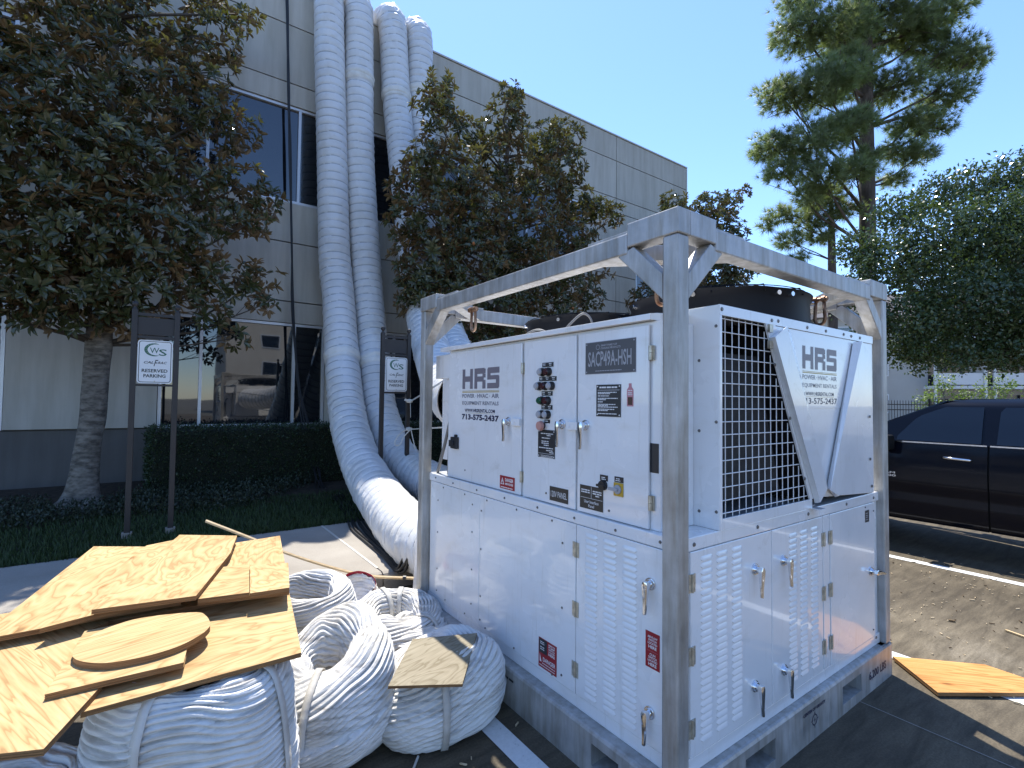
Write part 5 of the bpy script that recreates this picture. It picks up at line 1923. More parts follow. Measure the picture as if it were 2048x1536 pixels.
# coil section: side cheek, framed opening with wire guard, V shaped end covers
YC = .028
FC = Face((0, YC, 0), (1, 0, 0), (0, 0, 1), (0, -1, 0))
ZT = 2.030
mb = MB()
mb.box((.318, YC + .002, 1.0958), (.324, .60, ZT - .002))
mb.build('coil_cheek', M['white'], K, bevel=.002)
screw_set(Face((.318, 0, 0), (0, -1, 0), (0, 0, 1), (-1, 0, 0)), [(-.045, z, 0) for z in (1.17, 1.54, 1.94)] + [(-.125, z, 0) for z in (1.16, 1.50, 1.80)], K, .007)
mb = MB()
mb.box((.324, YC + .012, ZT - .012), (1.93, 1.95, ZT))
mb.build('coil_roof', M['white'], K)
mb = MB()
FC.box(mb, .319, 1.93, 1.985, ZT, -.01, 0)
FC.box(mb, .319, .336, 1.097, 1.985, -.01, 0)
FC.box(mb, .336, 1.13, 1.097, 1.142, -.01, 0)
mb.prism([FC.p(.686, 1.985, 0), FC.p(1.11, 1.142, 0), FC.p(1.20, 1.142, 0), FC.p(.776, 1.985, 0)], FC.N * -.01)
mb.prism([FC.p(.777, 1.984, -.004), FC.p(1.201, 1.142, -.004), FC.p(1.93, 1.097, -.004), FC.p(1.93, 1.984, -.004)], FC.N * -.006)
mb.build('end_frame', M['white'], K, bevel=.0015)
# V covers: folded channels standing proud
mb = MB()


def channel(outer, ridge_l, ridge_r, inner):
    """four lines (top,bottom) as (u,v,d): skin folded along them"""
    L = [outer, ridge_l, ridge_r, inner]
    V = []
    for ln in L:
        V += [FC.p(*ln[0]), FC.p(*ln[1])]
    mb.add(V, [(0, 1, 3, 2), (2, 3, 5, 4), (4, 5, 7, 6), (0, 2, 4, 6), (1, 7, 5, 3)])


channel(((.716, 1.922, .001), (1.155, 1.118, .001)), ((.712, 1.922, .030), (1.150, 1.129, .030)), ((.822, 1.982, .030), (1.233, 1.190, .030)), ((.925, 1.955, .001), (1.290, 1.180, .001)))
mb.build('v_cover', M['white'], K)
mb = MB()
channel(((1.292, 1.185, .001), (1.640, 1.972, .001)), ((1.262, 1.178, .030), (1.686, 1.981, .030)), ((1.367, 1.139, .030), (1.777, 1.927, .030)), ((1.390, 1.125, .001), (1.805, 1.925, .001)))
mb.build('v_cover', M['white'], K)
ec = slab(FC, 'end_plate', .93, 1.60, 1.60, 1.955, -.0035, -.0020, 'white', 0)
hrs_logo(FC, 1.040, 1.430, -.0015, ec, 1.912, True, .3)
screw_set(FC, [(.325 + .008, 2.01, 0), (.74, 2.005, 0), (.80, 2.008, 0), (1.09, 2.005, 0), (1.30, 2.006, 0), (1.52, 2.008, 0), (1.62, 2.006, 0), (1.74, 2.006, 0), (.765, 1.80, 0), (.905, 1.55, 0), (1.05, 1.25, 0), (1.87, 1.55, 0), (1.87, 1.30, 0), (1.89, 1.14, 0)], K, .009)
for a, z in ((.70, 1.965), (.70, 1.89)):
    mb = MB()
    FC.box(mb, a, a + .030, z - .018, z + .018, 0, .012)
    mb.build('latch', M['steel'], K)
# wire guard
mb = MB()
zr = [1.975, 1.919, 1.861, 1.808, 1.755, 1.702, 1.648, 1.594, 1.540, 1.486, 1.432, 1.378, 1.322, 1.267, 1.212, 1.159]
for z in zr:
    ur = .690 + (1.985 - z) / (1.985 - 1.142) * .424
    mb.cyl(FC.p(.33, z, -.014), FC.p(ur, z, -.014), .0022, None, 6, 0, False)
u = .336 + .050
while u < 1.10:
    zt = 1.985 if u < .69 else 1.985 - (u - .69) / .424 * .843
    mb.cyl(FC.p(u, 1.140, -.0185), FC.p(u, zt, -.0185), .0022, None, 6, 0, False)
    u += .0535
mb.build('wire_guard', M['wire'], K)
# coil slabs leaning in a V and dark interior
mb = MB()
mb.prism([(.345, .10, 1.84), (.345, .10, 1.19), (.95, .10, 1.19), (.74, .10, 1.84)], (0, 1.75, 0))
mb.build('condenser_coil', M['coil'], K)
mb = MB()
mb.prism([(1.22, .05, 1.12), (1.30, .05, 1.12), (.86, .05, 1.98), (.78, .05, 1.98)], (0, 1.8, 0))
mb.build('condenser_coil', M['coil'], K)
mb = MB()
mb.prism([(1.34, .05, 1.12), (1.42, .05, 1.12), (1.86, .05, 1.98), (1.78, .05, 1.98)], (0, 1.8, 0))
mb.build('condenser_coil', M['coil'], K)
mb = MB()
mb.box((.33, .50, 1.842), (.80, .51, 2.01))
mb.box((.33, .045, 1.098), (1.2, 1.9, 1.105))
mb.build('inner_sheet', M['inner'], K)
mb = MB()
mb.box((.33, 1.93, 1.10), (1.93, 1.945, 2.01))
mb.box((1.915, .05, 1.10), (1.93, 1.92, 2.01))
mb.build('back_sheet', M['white'], K)
mb = MB()
for u in (.16, .155):
    pass
mb.box((.0935, .205, 1.33), (.0950, .160, 1.45))
mb.build('serial_plate', M['plate'], K)


def fan(cx, cy, r):
    mb = MB()
    mb.lathe((cx, cy, ZT), [(r + .03, 0), (r + .03, .015), (r + .004, .02), (r, .13), (r + .012, .165), (r + .016, .172), (r - .004, .172), (r - .02, .16), (r - .02, .0)], 64)
    sh = mb.build('fan_shroud', M['fan'], K, smooth=.6)
    mb = MB()
    for k in range(8):
        rr_ = .07 + k * (r - .08) / 7
        ring = [(cx + rr_ * math.cos(a), cy + rr_ * math.sin(a), ZT + .185 + .035 * (1 - (rr_ / r) ** 2)) for a in np.linspace(0, 2 * PI, 49)]
        mb.tube(ring, .0026, 5, 0, False)
    for k in range(12):
        a = 2 * PI * k / 12
        mb.tube([(cx + q * math.cos(a), cy + q * math.sin(a), ZT + .189 + .035 * (1 - (q / r) ** 2)) for q in (.05, .2, r * .7, r - .005)] + [(cx + (r + .012) * math.cos(a), cy + (r + .012) * math.sin(a), ZT + .15)], .0032, 5)
    mb.build('fan_guard', M['fan'], sh)
    mb = MB()
    for k in range(5):
        a = 2 * PI * k / 5
        c, s = math.cos(a), math.sin(a)
        pts = []
        for q, wd in ((.08, .05), (r - .03, .11)):
            for w_, zz in ((-wd, .03), (wd, .10)):
                pts.append((cx + q * c - w_ * s, cy + q * s + w_ * c, ZT + zz))
        mb.add(pts, [(0, 1, 3, 2)])
    mb.cyl((cx, cy, ZT + .02), (cx, cy, ZT + .12), .085, None, 20)
    mb.build('fan_blades', M['fan'], sh)
    for a in np.radians([248, 258, 200, 300, 20, 90, 150]):
        mb = MB()
        c, s = math.cos(a), math.sin(a)
        mb.cyl((cx + r * c, cy + r * s, ZT + .145), (cx + (r + .022) * c, cy + (r + .022) * s, ZT + .145), .014, .012, 10)
        mb.build('guard_bolt', M['chrome'], sh)


fan(1.13, .56, .485)
fan(1.12, 1.60, .485)
mb = MB()
mb.tube([tuple(q) for q in catmull([(.62, 1.06, 2.03), (.60, 1.07, 2.13), (.56, 1.10, 2.16), (.50, 1.14, 2.10), (.45, 1.17, 2.03)], 6)], .008, 6)
mb.tube([tuple(q) for q in catmull([(.40, 1.52, 2.02), (.42, 1.45, 2.07), (.46, 1.38, 2.08), (.5, 1.3, 2.03)], 6)], .007, 6)
mb.build('fan_lead', M['cable_grey'], K, smooth=4)

# ------------------------------------------------------------------ folded duct coils on the pavement
def coil_roll(label, c, R, r, Hh, seed, tilt=(0, 0), npl=46, shear=0.0, straps=(), lift=0.0, mat='cloth', slump=0.05, bulge=.04, sq=.50):
    """a collapsed flexible duct: pleated ring with an open middle"""
    t = thing('duct_coil', label, 'duct coil', (c[0], c[1], lift), 'collapsed white duct coils beside the chiller')
    nt_, na = 640, 150
    s = np.linspace(0, 1, nt_, endpoint=False)
    a = np.linspace(0, 2 * PI, na, endpoint=False)
    Rm, wd, hh = (R + r) / 2, (R - r) / 2, Hh / 2
    # rounded rectangle section, arc length parameter
    q = np.linspace(0, 2 * PI, 2000)
    sg = lambda v, e: np.sign(v) * np.abs(v) ** e
    px, pz = wd * sg(np.cos(q), .62), hh * sg(np.sin(q), sq)
    L = np.concatenate([[0], np.cumsum(np.hypot(np.diff(px), np.diff(pz)))])
    x = np.interp(s * L[-1], L, px)
    z = np.interp(s * L[-1], L, pz)
    dx, dz = np.gradient(x), np.gradient(z)
    ln = np.hypot(dx, dz) + 1e-9
    nx, nz = dz / ln, -dx / ln
    S, A = np.meshgrid(s, a, indexing='ij')
    ca, sa = np.cos(A), np.sin(A)
    warp = .032 * vnoise(ca * .9 + seed, sa * .9 + 4, S * 3 + seed) + .012 * vnoise(ca * 2.6 + seed, sa * 2.6, S * 12)
    f = S + warp + shear * np.sin(A - .8) * .06
    ph = f * npl
    k1 = np.abs(np.sin(PI * ph)) ** .36
    ampn = .85 + .7 * vnoise(ca * 2.2 + 11, sa * 2.2 + seed, np.floor(ph) * .73 + seed)
    k2 = np.abs(np.sin(PI * (ph * 2.37 + .8 * vnoise(ca * 2 + 3, sa * 2 + seed, ph * .4)))) ** .5
    rnk = vnoise(ca * 5 + seed, sa * 5, ph * .9) + .35 * vnoise(ca * 14, sa * 14 + seed, ph * 1.3)
    pitch = L[-1] / npl
    D = pitch * 1.35 * (k1 - .75) * ampn + pitch * .20 * (k2 - .7) + pitch * .11 * rnk
    D += .030 * vnoise(ca * 1.4 + seed, sa * 1.4, S * 3 + 2) + .010 * vnoise(ca * 3.0, sa * 3.0 + seed, S * 7)
    inner = np.clip(-x / wd, 0, 1)[:, None]
    X = Rm + x[:, None] + nx[:, None] * D
    Z = z[:, None] + nz[:, None] * D
    Z = Z + hh
    zf = np.clip(Z / Hh, 0, 1.1)
    X = X + bulge * np.sin(PI * np.clip(zf, 0, 1)) * (1 - 1.4 * inner) + slump * (1 - zf) * .5
    X = X * (1 + .05 * np.sin(2 * A + seed) + .03 * np.sin(3 * A + 2 * seed))
    VX, VY = X * ca, X * sa
    ZZ = Z * (1 + tilt[0] * VX / R + tilt[1] * VY / R)
    ZZ = np.maximum(ZZ, .004 + .006 * np.abs(rnk))
    V = np.stack([VX + c[0], VY + c[1], ZZ + lift], -1)
    i, j = np.meshgrid(np.arange(nt_), np.arange(na), indexing='ij')
    F = np.stack([i * na + j, i * na + (j + 1) % na, ((i + 1) % nt_) * na + (j + 1) % na, ((i + 1) % nt_) * na + j], -1).reshape(-1, 4)
    np_mesh('pleated_fabric', V.reshape(-1, 3), F, M[mat], t, True)
    for sa_ in straps:
        k = int((math.radians(sa_) % (2 * PI)) / (2 * PI) * na) % na
        ring = V[:, [(k - 1) % na, k, (k + 1) % na]].mean(1)
        # hull-like smoothing so that the strap bridges the pleats
        rr_ = np.array([ring[np.arange(m - 9, m + 10) % nt_].mean(0) for m in range(0, nt_, 5)])
        dirn = np.array([math.cos(math.radians(sa_)), math.sin(math.radians(sa_)), 0])
        side = np.array([-dirn[1], dirn[0], 0]) * .016
        cen = rr_.mean(0)
        out = unit(rr_ - cen) * .012
        P = rr_ + out
        m = len(P)
        vv = np.concatenate([P - side, P + side, P + out * .25 + side, P + out * .25 - side])
        ff = []
        for q_ in range(m):
            w_ = (q_ + 1) % m
            ff += [(q_, w_, m + w_, m + q_), (2 * m + q_, 2 * m + w_, 3 * m + w_, 3 * m + q_), (m + q_, m + w_, 2 * m + w_, 2 * m + q_), (3 * m + q_, 3 * m + w_, w_, q_)]
        np_mesh('strap', vv, np.array(ff), M['strap'], t, True)
    return t


coil_roll('tall white duct coil under the front plywood sheet, strap with a steel buckle', (-1.41, .98), .275, .13, .672, 2.3, (0, 0), 66, .15, (232, 318), bulge=.025, sq=.34)
coil_roll('tallest open white duct coil with a vertical strap, just right of the plywood', (-.85, 1.36), .275, .095, .43, 5.1, (.30, .10), 46, 1.2, (236,), bulge=.045)
coil_roll('low white duct coil carrying the small grey plywood square', (-.355, 1.21), .285, .085, .315, 7.7, (.16, -.10), 38, 1.6, (252,), bulge=.035)
coil_roll('loose dirty white duct coil in the middle, right behind the grey plywood square', (-.225, 2.02), .265, .12, .25, 9.2, (.05, .12), 32, 1.4, (60, 95, 300), bulge=.03)
coil_roll('flattened grey white duct coil wedged against the chiller skid', (-.12, 1.87), .215, .10, .18, 12.4, (0, 0), 16, 1.0, (), bulge=.03)
coil_roll('white duct coil with an open silver mouth behind the back plywood sheets', (-.77, 2.20), .265, .17, .44, 15.3, (.04, .03), 44, .9, (), bulge=.03)
coil_roll('dirty white duct coil mostly hidden at the bottom left corner', (-1.93, .88), .26, .12, .48, 19.9, (0, 0), 32, .6, (300,), bulge=.04)
coil_roll('white duct coil hidden beneath the back plywood sheets', (-1.47, 1.95), .27, .13, .69, 23.9, (0, 0), 44, .6, (), bulge=.02, sq=.34)
# buckle on the first coil's strap
bk = [o for o in bpy.data.objects if o.name.startswith('duct_coil')][0]
mb = MB()
dr = Vector((math.cos(math.radians(232)), math.sin(math.radians(232)), 0))
tn = Vector((-dr.y, dr.x, 0))
pc = Vector((-1.41, .98, .43)) + dr * .362
FBK = Face(pc, tn, (0, 0, 1), dr)
for a, b, c_, d_ in ((-.026, .026, .030, .038), (-.026, .026, -.038, -.030), (-.026, -.018, -.030, .030), (.018, .026, -.030, .030), (-.018, .018, -.006, .006)):
    FBK.box(mb, a, b, c_, d_, 0, .010)
mb.build('buckle', M['steel'], bk, bevel=.002)

# small coil with a red cuff
t = thing('duct_coil', 'small white duct end with a red cuff between two coils', 'duct coil', (-.34, 2.47, 0), 'collapsed white duct coils beside the chiller')
axis = unit(np.array([-.30, -.42, .85]))
cen = np.array([-.356, 2.45, .215])
P = np.array([cen + axis * q for q in np.linspace(-.24, .06, 70)])
S, TH = np.meshgrid(np.linspace(0, 1, 70), np.linspace(0, 2 * PI, 64, endpoint=False), indexing='ij')
rad = .135 + .012 * np.abs(np.sin(S * PI * 9)) + .012 * vnoise(np.cos(TH) * 3, np.sin(TH) * 3, S * 9) + .02 * (1 - S)
V, F = sweep(P, rad)
np_mesh('pleated_fabric', V, F, M['cloth'], t, True)
P2 = np.array([cen + axis * q for q in np.linspace(.035, .075, 10)])
V, F = sweep(P2, .146 + .006 * vnoise(np.cos(TH[:10]) * 4, np.sin(TH[:10]) * 4, S[:10] * 40))
np_mesh('red_cuff', V, F, M['redcloth'], t, True)
P3 = np.array([cen + axis * q for q in np.linspace(.055, -.05, 24)])
S3, TH3 = np.meshgrid(np.linspace(0, 1, 24), np.linspace(0, 2 * PI, 64, endpoint=False), indexing='ij')
V, F = sweep(P3, np.maximum(.001, (.134 - .134 * S3 ** 1.6) * (1 + .16 * vnoise(np.cos(TH3) * 4, np.sin(TH3) * 4, S3 * 7))))
np_mesh('lining', V, F, M['cloth'], t, True)

# ------------------------------------------------------------------ plywood
def board(name, label, pts, th, mat, grain=0.0, group='plywood offcuts stacked on the coils', round_=False, dz=0):
    """pts: outline of the upper face in plan with heights (x,y,z)"""
    P = [Vector(p) for p in pts]
    c = sum(P, Vector()) / len(P)
    nrm = Vector()
    for i in range(len(P)):
        nrm += (P[i] - c).cross(P[(i + 1) % len(P)] - c)
    if nrm.z < 0:
        P = P[::-1]
        nrm = -nrm
    nrm.normalize()
    # local frame: x along the grain
    gx_ = Vector((math.cos(grain), math.sin(grain), 0))
    gx_ = (gx_ - nrm * gx_.dot(nrm)).normalized()
    gy_ = nrm.cross(gx_)
    R_ = Matrix((gx_, gy_, nrm)).transposed()
    loc = [R_.transposed() @ (p - c) for p in P]
    loc = [(p.x, p.y, 0) for p in loc]
    mb = MB()
    n_ = len(loc)
    layers = 5
    V, F, mi = [], [], []
    mb.add(loc, [tuple(range(n_))], 0)
    rr = random.Random(len(label))
    for k in range(layers):
        z0, z1 = -th * k / layers, -th * (k + 1) / layers
        off = (-.0012 if k % 2 else 0.0) + (rr.uniform(-.0006, .0006) if k else 0)
        def inset(z, off=off):
            out = []
            for p in loc:
                l_ = math.hypot(p[0], p[1]) or 1
                out.append((p[0] * (1 + off / l_), p[1] * (1 + off / l_), z))
            return out
        mb.add(inset(z0) + inset(z1), [(i, n_ + i, n_ + (i + 1) % n_, (i + 1) % n_) for i in range(n_)], 2 if k % 2 else 1)
    mb.add([(p[0], p[1], -th) for p in loc], [tuple(range(n_ - 1, -1, -1))], 0)
    o = mb.build(name, [M[mat], M['plyedge'], M['plyedge']])
    o.matrix_world = Matrix.Translation(c) @ R_.to_4x4()
    return tag(o, label, 'plywood', group)


board('plywood_sheet', 'large front plywood sheet with dark knots, overhanging the tall coil', [(-1.027, 1.43, .70), (-1.119, .782, .70), (-1.726, .775, .70), (-1.70, 1.50, .70)], .016, 'ply', .02)
board('plywood_sheet', 'plywood sheet at the bottom left edge with straight grain', [(-1.683, .877, .722), (-1.782, .590, .722), (-1.942, .662, .722), (-2.25, 1.75, .722), (-1.907, 1.75, .722), (-1.70, 1.42, .722), (-1.768, 1.35, .722)], .018, 'ply_fine', 1.95)
board('plywood_sheet', 'narrow plywood strip under the oval board', [(-1.815, .856, .742), (-1.474, .842, .742), (-1.46, .946, .742), (-1.58, 1.32, .742), (-1.763, 1.31, .742)], .018, 'ply', .1)
ov = [(-1.771, 1.034), (-1.774, 1.089), (-1.767, 1.125), (-1.741, 1.18), (-1.699, 1.229), (-1.618, 1.266), (-1.519, 1.253), (-1.415, 1.21), (-1.389, 1.156), (-1.381, 1.08), (-1.387, 1.034), (-1.417, .982), (-1.478, .929), (-1.548, .908), (-1.613, .907), (-1.677, .923), (-1.724, .958), (-1.756, .998)]
board('plywood_oval', 'rounded plank shaped board lying on the front sheets', [(q[0], q[1], .765) for q in catmull([(x, y, .765) for x, y in ov] + [(ov[0][0], ov[0][1], .765)], 4)[:-1]], .022, 'ply_fine', .25)
board('plywood_sheet', 'wide back plywood sheet at the far left of the pile', [(-1.828, 2.56, 0.765), (-1.577, 2.388, 0.765), (-1.461, 1.379, 0.765), (-1.726, 1.392, 0.765), (-1.894, 1.361, 0.765), (-1.997, 1.361, 0.765), (-2.102, 1.367, 0.765), (-2.109, 1.4, 0.765), (-2.027, 1.534, 0.765)], .018, 'ply', 1.25)
board('plywood_sheet', 'middle back plywood sheet with swirling grain', [(-1.887, 1.302, 0.785), (-1.724, 1.351, 0.785), (-1.462, 1.36, 0.785), (-1.37, 2.139, 0.785), (-1.453, 2.389, 0.785), (-1.585, 2.336, 0.785)], .018, 'ply', 1.3)
board('plywood_sheet', 'topmost plywood sheet with bold wavy grain on the back stack', [(-1.43, 2.381, 0.812), (-1.157, 2.182, 0.812), (-1.23, 1.83, 0.812), (-1.416, 1.266, 0.812), (-1.747, 1.324, 0.812)], .018, 'ply', 1.25)
board('plywood_sheet', 'right back plywood sheet under the topmost one', [(-1.169, 2.208, 0.765), (-0.914, 2.234, 0.765), (-1.0, 1.664, 0.765), (-1.065, 1.246, 0.765), (-1.405, 1.332, 0.765)], .018, 'ply', 1.4)
board('plywood_sheet', 'small square plywood sheet at the right corner of the back stack', [(-1.164, 1.655, 0.786), (-1.0, 1.586, 0.786), (-1.069, 1.227, 0.786), (-1.221, 1.249, 0.786)], .018, 'ply', 1.7)
board('plywood_sheet', 'plywood rectangle beside the small square at the back stack', [(-1.3, 1.704, 0.785), (-1.165, 1.668, 0.785), (-1.222, 1.264, 0.785), (-1.407, 1.303, 0.785)], .018, 'ply', .15)
board('plywood_square', 'weathered grey plywood square on the low coil with one pale knot', [(-.434, 1.322, .36), (-.118, 1.19, .36), (-.429, .809, .36), (-.706, .98, .36)], .012, 'ply_grey', .3, None)
board('plywood_sheet', 'plywood sheet sandwiched between the front sheets and the raised back stack', [(-1.76, 1.44, .719), (-1.13, 1.40, .719), (-1.10, 2.0, .719), (-1.80, 2.0, .719)], .016, 'ply', .4)
board('plywood_offcut', 'orange plywood piece on the ground right of the chiller', [(2.274, .058, .030), (2.622, -.308, .034), (2.60, -.66, .034), (2.005, -.235, .030)], .020, 'ply_orange', -.85, None)
lt = thing('wood_lath', 'long thin bent wooden lath leaning from the plywood to the chiller post', 'lath', (-.5, 3.0, .3))
mb = MB()
mb.tube([tuple(q) for q in catmull([(-1.233, 3.2, .703), (-.95, 3.0, .575), (-.744, 2.9, .467), (-.456, 2.75, .349), (-.2, 2.6, .276), (.091, 2.4, .259)], 8)], .0125, 6)
mb.build('stick', M['lath'], lt)
mb = MB()
mb.cyl((.005, 2.456, .2655), (.025, 2.443, .2645), .0145, None, 8)
mb.build('tape_band', M['black'], lt)

# wheel stop in front of the kerb
mb = MB()
mb.prism([(-1.75, 2.50, 0), (-1.75, 2.68, 0), (-1.75, 2.65, .115), (-1.75, 2.53, .115)], (1.86, 0, 0))
tag(mb.build('wheel_stop', M['walk'], bevel=.012), 'concrete wheel stop behind the coils, close to the chiller post', 'wheel stop')

# ------------------------------------------------------------------ pickup
tr = thing('pickup_truck', 'black crew cab pickup parked beyond the chiller', 'pickup', (6.2, .3, 0))
TX0, TX1 = 5.30, 7.10
XC = (TX0 + TX1) / 2


def side_off(z):
    """how far the body side stands in from its widest line at height z"""
    P = [(.30, .10), (.36, .035), (.46, .020), (.58, .012), (.64, .022), (.74, .004), (.90, .0), (1.00, .010), (1.12, .030), (1.205, .045), (1.23, .060), (1.45, .145), (1.62, .225), (1.66, .27), (1.70, .36)]
    return float(np.interp(z, [p[0] for p in P], [p[1] for p in P]))


def side_patch(poly_y, zs, dx=0.0, side=1):
    """poly_y(z) -> (y0,y1); body skin between"""
    mb = MB()
    nY = 10
    V = []
    for z in zs:
        y0, y1 = poly_y(z)
        for k in range(nY + 1):
            y = y0 + (y1 - y0) * k / nY
            x = TX0 + side_off(z) - dx if side > 0 else TX1 - side_off(z) + dx
            V.append((x, y, z))
    F = []
    for i in range(len(zs) - 1):
        for k in range(nY):
            a = i * (nY + 1) + k
            F.append((a, a + 1, a + nY + 2, a + nY + 1) if side > 0 else (a, a + nY + 1, a + nY + 2, a + 1))
    mb.add(V, F)
    return mb


zl = list(np.linspace(.34, 1.205, 22))
zh = list(np.linspace(1.21, 1.70, 16))


def apillar(z):
    return float(np.interp(z, [1.20, 1.44, 1.60, 1.66, 1.70], [1.56, 1.03, .70, .53, .35]))


# inner hull (dark) and painted sides
mb = MB()
prof = [(-2.62, .40), (2.72, .40), (2.78, .75), (2.70, .98), (1.62, 1.13), (1.03, 1.44), (.70, 1.60), (.50, 1.66), (-.75, 1.67), (-.95, 1.25), (-1.0, 1.10), (-2.62, 1.10)]
mb.prism([(TX0 + .42, y, z) for y, z in prof], (TX1 - TX0 - .84, 0, 0))
mb.build('body', M['truck'], tr, bevel=.02)
for side in (1, -1):
    side_patch(lambda z: (1.225, 2.70), zl[:20], 0, side).build('fender', M['truck'], tr, smooth=4)
    fd = side_patch(lambda z: (.185, 1.215), zl, .006, side).build('front_door', M['truck'], tr, smooth=4)
    rd = side_patch(lambda z: (-.80, .170), zl, .006, side).build('rear_door', M['truck'], tr, smooth=4)
    side_patch(lambda z: (-2.62, -.815), zl[:21], 0, side).build('bed_side', M['truck'], tr, smooth=4)
    side_patch(lambda z: (-.92, apillar(z)), zh, 0, side).build('cab_side', M['truck'], tr, smooth=4)
    side_patch(lambda z: (.160, .195), zl, -.02, side).build('door_gap', M['trim'], tr)

    def wpoly(ya, fy, dx):
        mb = MB()
        V = []
        zz = list(np.linspace(1.228, 1.608, 9))
        for z in zz:
            y0, y1 = ya, fy(z)
            for k in range(7):
                y = y0 + (y1 - y0) * k / 6
                V.append((TX0 + side_off(z) - dx if side > 0 else TX1 - side_off(z) + dx, y, z))
        F = []
        for i in range(8):
            for k in range(6):
                a = i * 7 + k
                F.append((a, a + 1, a + 8, a + 7) if side > 0 else (a, a + 7, a + 8, a + 1))
        mb.add(V, F)
        return mb
    wpoly(.235, lambda z: min(apillar(z) - .13, float(np.interp(z, [1.22, 1.25, 1.50, 1.61], [.95, .97, .78, .58]))), .010).build('door_window', M['carglass'], fd, smooth=4)
    wpoly(-.72, lambda z: float(np.interp(z, [1.22, 1.58, 1.61], [.120, .105, .07])), .010).build('door_window', M['carglass'], rd, smooth=4)
    for pr, y0, y1 in ((fd, .19, 1.16), (rd, -.79, .165)):
        mb = MB()
        x = (TX0 + side_off(1.215) - .012) if side > 0 else (TX1 - side_off(1.215) + .012)
        mb.box((x - .006, y0, 1.206), (x + .012, y1, 1.219))
        mb.build('belt_moulding', M['chrome'], pr)
    for pr, y0 in ((fd, .30), (rd, -.68)):
        mb = MB()
        x = TX0 + side_off(1.065) if side > 0 else TX1 - side_off(1.065)
        sg_ = -side
        mb.tube([(x, y0, 1.055), (x + sg_ * .040, y0 + .02, 1.060), (x + sg_ * .046, y0 + .12, 1.064), (x + sg_ * .040, y0 + .22, 1.068), (x, y0 + .24, 1.068)], .013, 8)
        mb.build('door_handle', M['chrome'], pr, smooth=4)
    # mirror
    mb = MB()
    x = TX0 + .02 if side > 0 else TX1 - .02
    sg_ = -side
    mb.box((x + sg_ * .02, .955, 1.115), (x + sg_ * .20, 1.075, 1.285))
    mb.box((x - sg_ * .06, 1.0, 1.14), (x + sg_ * .03, 1.05, 1.19))
    mb.build('side_mirror', M['trim'], tr, bevel=.025)
FT = Face((TX0 - .008, 0, 0), (0, -1, 0), (0, 0, 1), (-1, 0, 0))
mb = MB()
FT.text(mb, 'RAM', -1.10, -.958, .846, .868, .002, 0, .03)
FT.text(mb, '1500', -1.10, -.950, .812, .836, .002, 0, .03)
mb.build('badge', M['chrome'], tr)
mb = MB()
mb.prism([(TX0 + .045, 1.56, 1.19), (TX1 - .045, 1.56, 1.19), (TX1 - .30, .56, 1.668), (TX0 + .30, .56, 1.668)], (0, .008, .012))
mb.build('windshield', M['carglass'], tr)
mb = MB()
mb.prism([(TX0 + .30, .56, 1.655), (TX0 + .30, -.80, 1.660), (TX0 + .40, -.80, 1.700), (TX0 + .40, .50, 1.695)], (.001, 0, 0))
V = []
for y in np.linspace(.60, -.88, 8):
    for x, z in ((TX0 + .25, 1.640), (TX0 + .30, 1.672), (TX0 + .38, 1.690), (XC, 1.71), (TX1 - .38, 1.690), (TX1 - .30, 1.672), (TX1 - .25, 1.64)):
        e = max(0, (y - .30) / .3) ** 2
        V.append((x, y, z - .03 * e))
F = [(i * 7 + k, i * 7 + k + 1, i * 7 + k + 8, i * 7 + k + 7) for i in range(7) for k in range(6)]
mb.add(V, [f[::-1] for f in F])
mb.build('roof', M['truck'], tr, smooth=4)
mb = MB()
V = []
for y, z in ((1.54, 1.19), (2.0, 1.15), (2.5, 1.09), (2.70, 1.0), (2.76, .9)):
    for x, dz in ((TX0 + .03, -.03), (TX0 + .14, .0), (XC - .35, .035), (XC + .35, .035), (TX1 - .14, 0), (TX1 - .03, -.03)):
        V.append((x, y, z + dz))
mb.add(V, [(i * 6 + k, i * 6 + k + 1, i * 6 + k + 7, i * 6 + k + 6) for i in range(4) for k in range(5)])
mb.build('hood', M['truck'], tr, smooth=4)
mb = MB()
mb.box((TX0 + .05, 2.70, .45), (TX1 - .05, 2.82, .66))
mb.build('front_bumper', M['chrome'], tr, bevel=.03)
mb = MB()
mb.box((TX0 + .35, 2.765, .70), (TX1 - .35, 2.80, .98))
mb.build('grille', M['trim'], tr, bevel=.01)
for x in (TX0 + .18, TX1 - .18):
    mb = MB()
    mb.box((x - .14, 2.72, .76), (x + .14, 2.79, .95))
    mb.build('headlight', M['signwhite'], tr, bevel=.02)
mb = MB()
mb.box((TX0 + .05, -2.72, .45), (TX1 - .05, -2.63, .60))
mb.build('rear_bumper', M['chrome'], tr, bevel=.02)
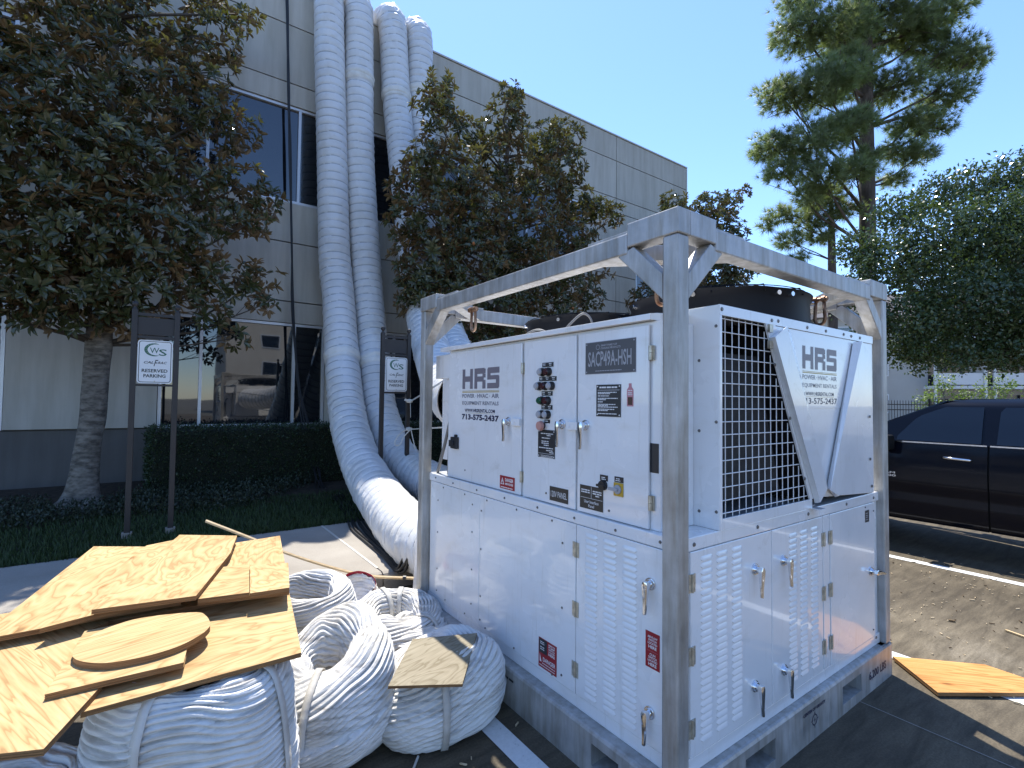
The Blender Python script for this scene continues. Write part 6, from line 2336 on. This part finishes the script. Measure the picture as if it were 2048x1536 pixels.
for y in (1.98, -1.75):
    for x, s in ((TX0 + .14, -1), (TX1 - .14, 1)):
        mb = MB()
        prof = [(.20, -.12), (.33, -.125), (.365, -.10), (.37, 0), (.365, .10), (.33, .125), (.20, .12)]
        V = []
        for r_, o_ in prof:
            for k in range(32):
                a = 2 * PI * k / 32
                V.append((x + o_, y + r_ * math.cos(a), .37 + r_ * math.sin(a)))
        mb.add(V, [(i * 32 + k, i * 32 + (k + 1) % 32, (i + 1) * 32 + (k + 1) % 32, (i + 1) * 32 + k) for i in range(6) for k in range(32)])
        wh = mb.build('wheel', M['tyre'], tr, smooth=.7)
        mb = MB()
        mb.cyl((x - .09, y, .37), (x + .09, y, .37), .205, None, 24)
        for k in range(5):
            a = 2 * PI * k / 5
            mb.bar((x + s * .095, y, .37), (x + s * .095, y + .19 * math.cos(a), .37 + .19 * math.sin(a)), .02, .06, (1, 0, 0))
        mb.build('rim', M['alu'], wh)

# ------------------------------------------------------------------ litter on the ground
dr_ = np.random.default_rng(77)
n = 420
x = np.concatenate([dr_.uniform(2.2, 5.2, 300), dr_.uniform(-1.6, .2, 60), dr_.uniform(-3.5, 0, 60)])
y = np.concatenate([dr_.normal(.0, .55, 300), dr_.uniform(.2, 2.6, 60), dr_.uniform(2.0, 2.9, 60)])
sz = dr_.uniform(.002, .008, n) * np.where(dr_.random(n) < .08, 2.2, 1)
an = dr_.uniform(0, 2 * PI, n)
mb = MB()
for i in range(n):
    if 0 < x[i] < 2.09 and 0 < y[i] < 2.23:
        continue
    c_, s_ = math.cos(an[i]), math.sin(an[i])
    l_, w_ = sz[i] * dr_.uniform(1, 2.6), sz[i] * .5
    q = [(x[i] + a * l_ * c_ - b * w_ * s_, y[i] + a * l_ * s_ + b * w_ * c_, .005) for a, b in ((-1, -.6), (.7, -1), (1, .5), (-.6, 1))]
    mb.prism(q, (0, 0, .004 + .3 * sz[i]), 0 if dr_.random() < .7 else 1)
tag(mb.build('wood_chips', [M['debris'], M['litter']]), 'wood chips and dry leaf bits scattered on the parking lot', 'debris', kind='stuff')
mb = MB()
mb.prism([(3.455, -.25, .004), (3.38, -.47, .004), (3.40, -.48, .004), (3.47, -.26, .004)], (0, 0, .010))
tag(mb.build('wood_splinter', M['lath']), 'long pale splinter of wood on the ground near the pickup', 'splinter')
mb = MB()
mb.tube([tuple(q) for q in catmull([(-.95, .62, .006), (-.80, .80, .006), (-.66, .86, .012), (-.56, .97, .006)], 6)], .006, 5)
tag(mb.build('loose_strap', M['strap']), 'loose white strap end on the ground below the low coil', 'strap')
mb = MB()
mb.bar((-.02, 1.10, .012), (.06, 1.22, .03), .004, .03)
mb.bar((.06, 1.22, .03), (.03, 1.25, .08), .004, .03)
tag(mb.build('loose_strap', M['strap']), 'short strap end poking out beside the low coil at the skid', 'strap')
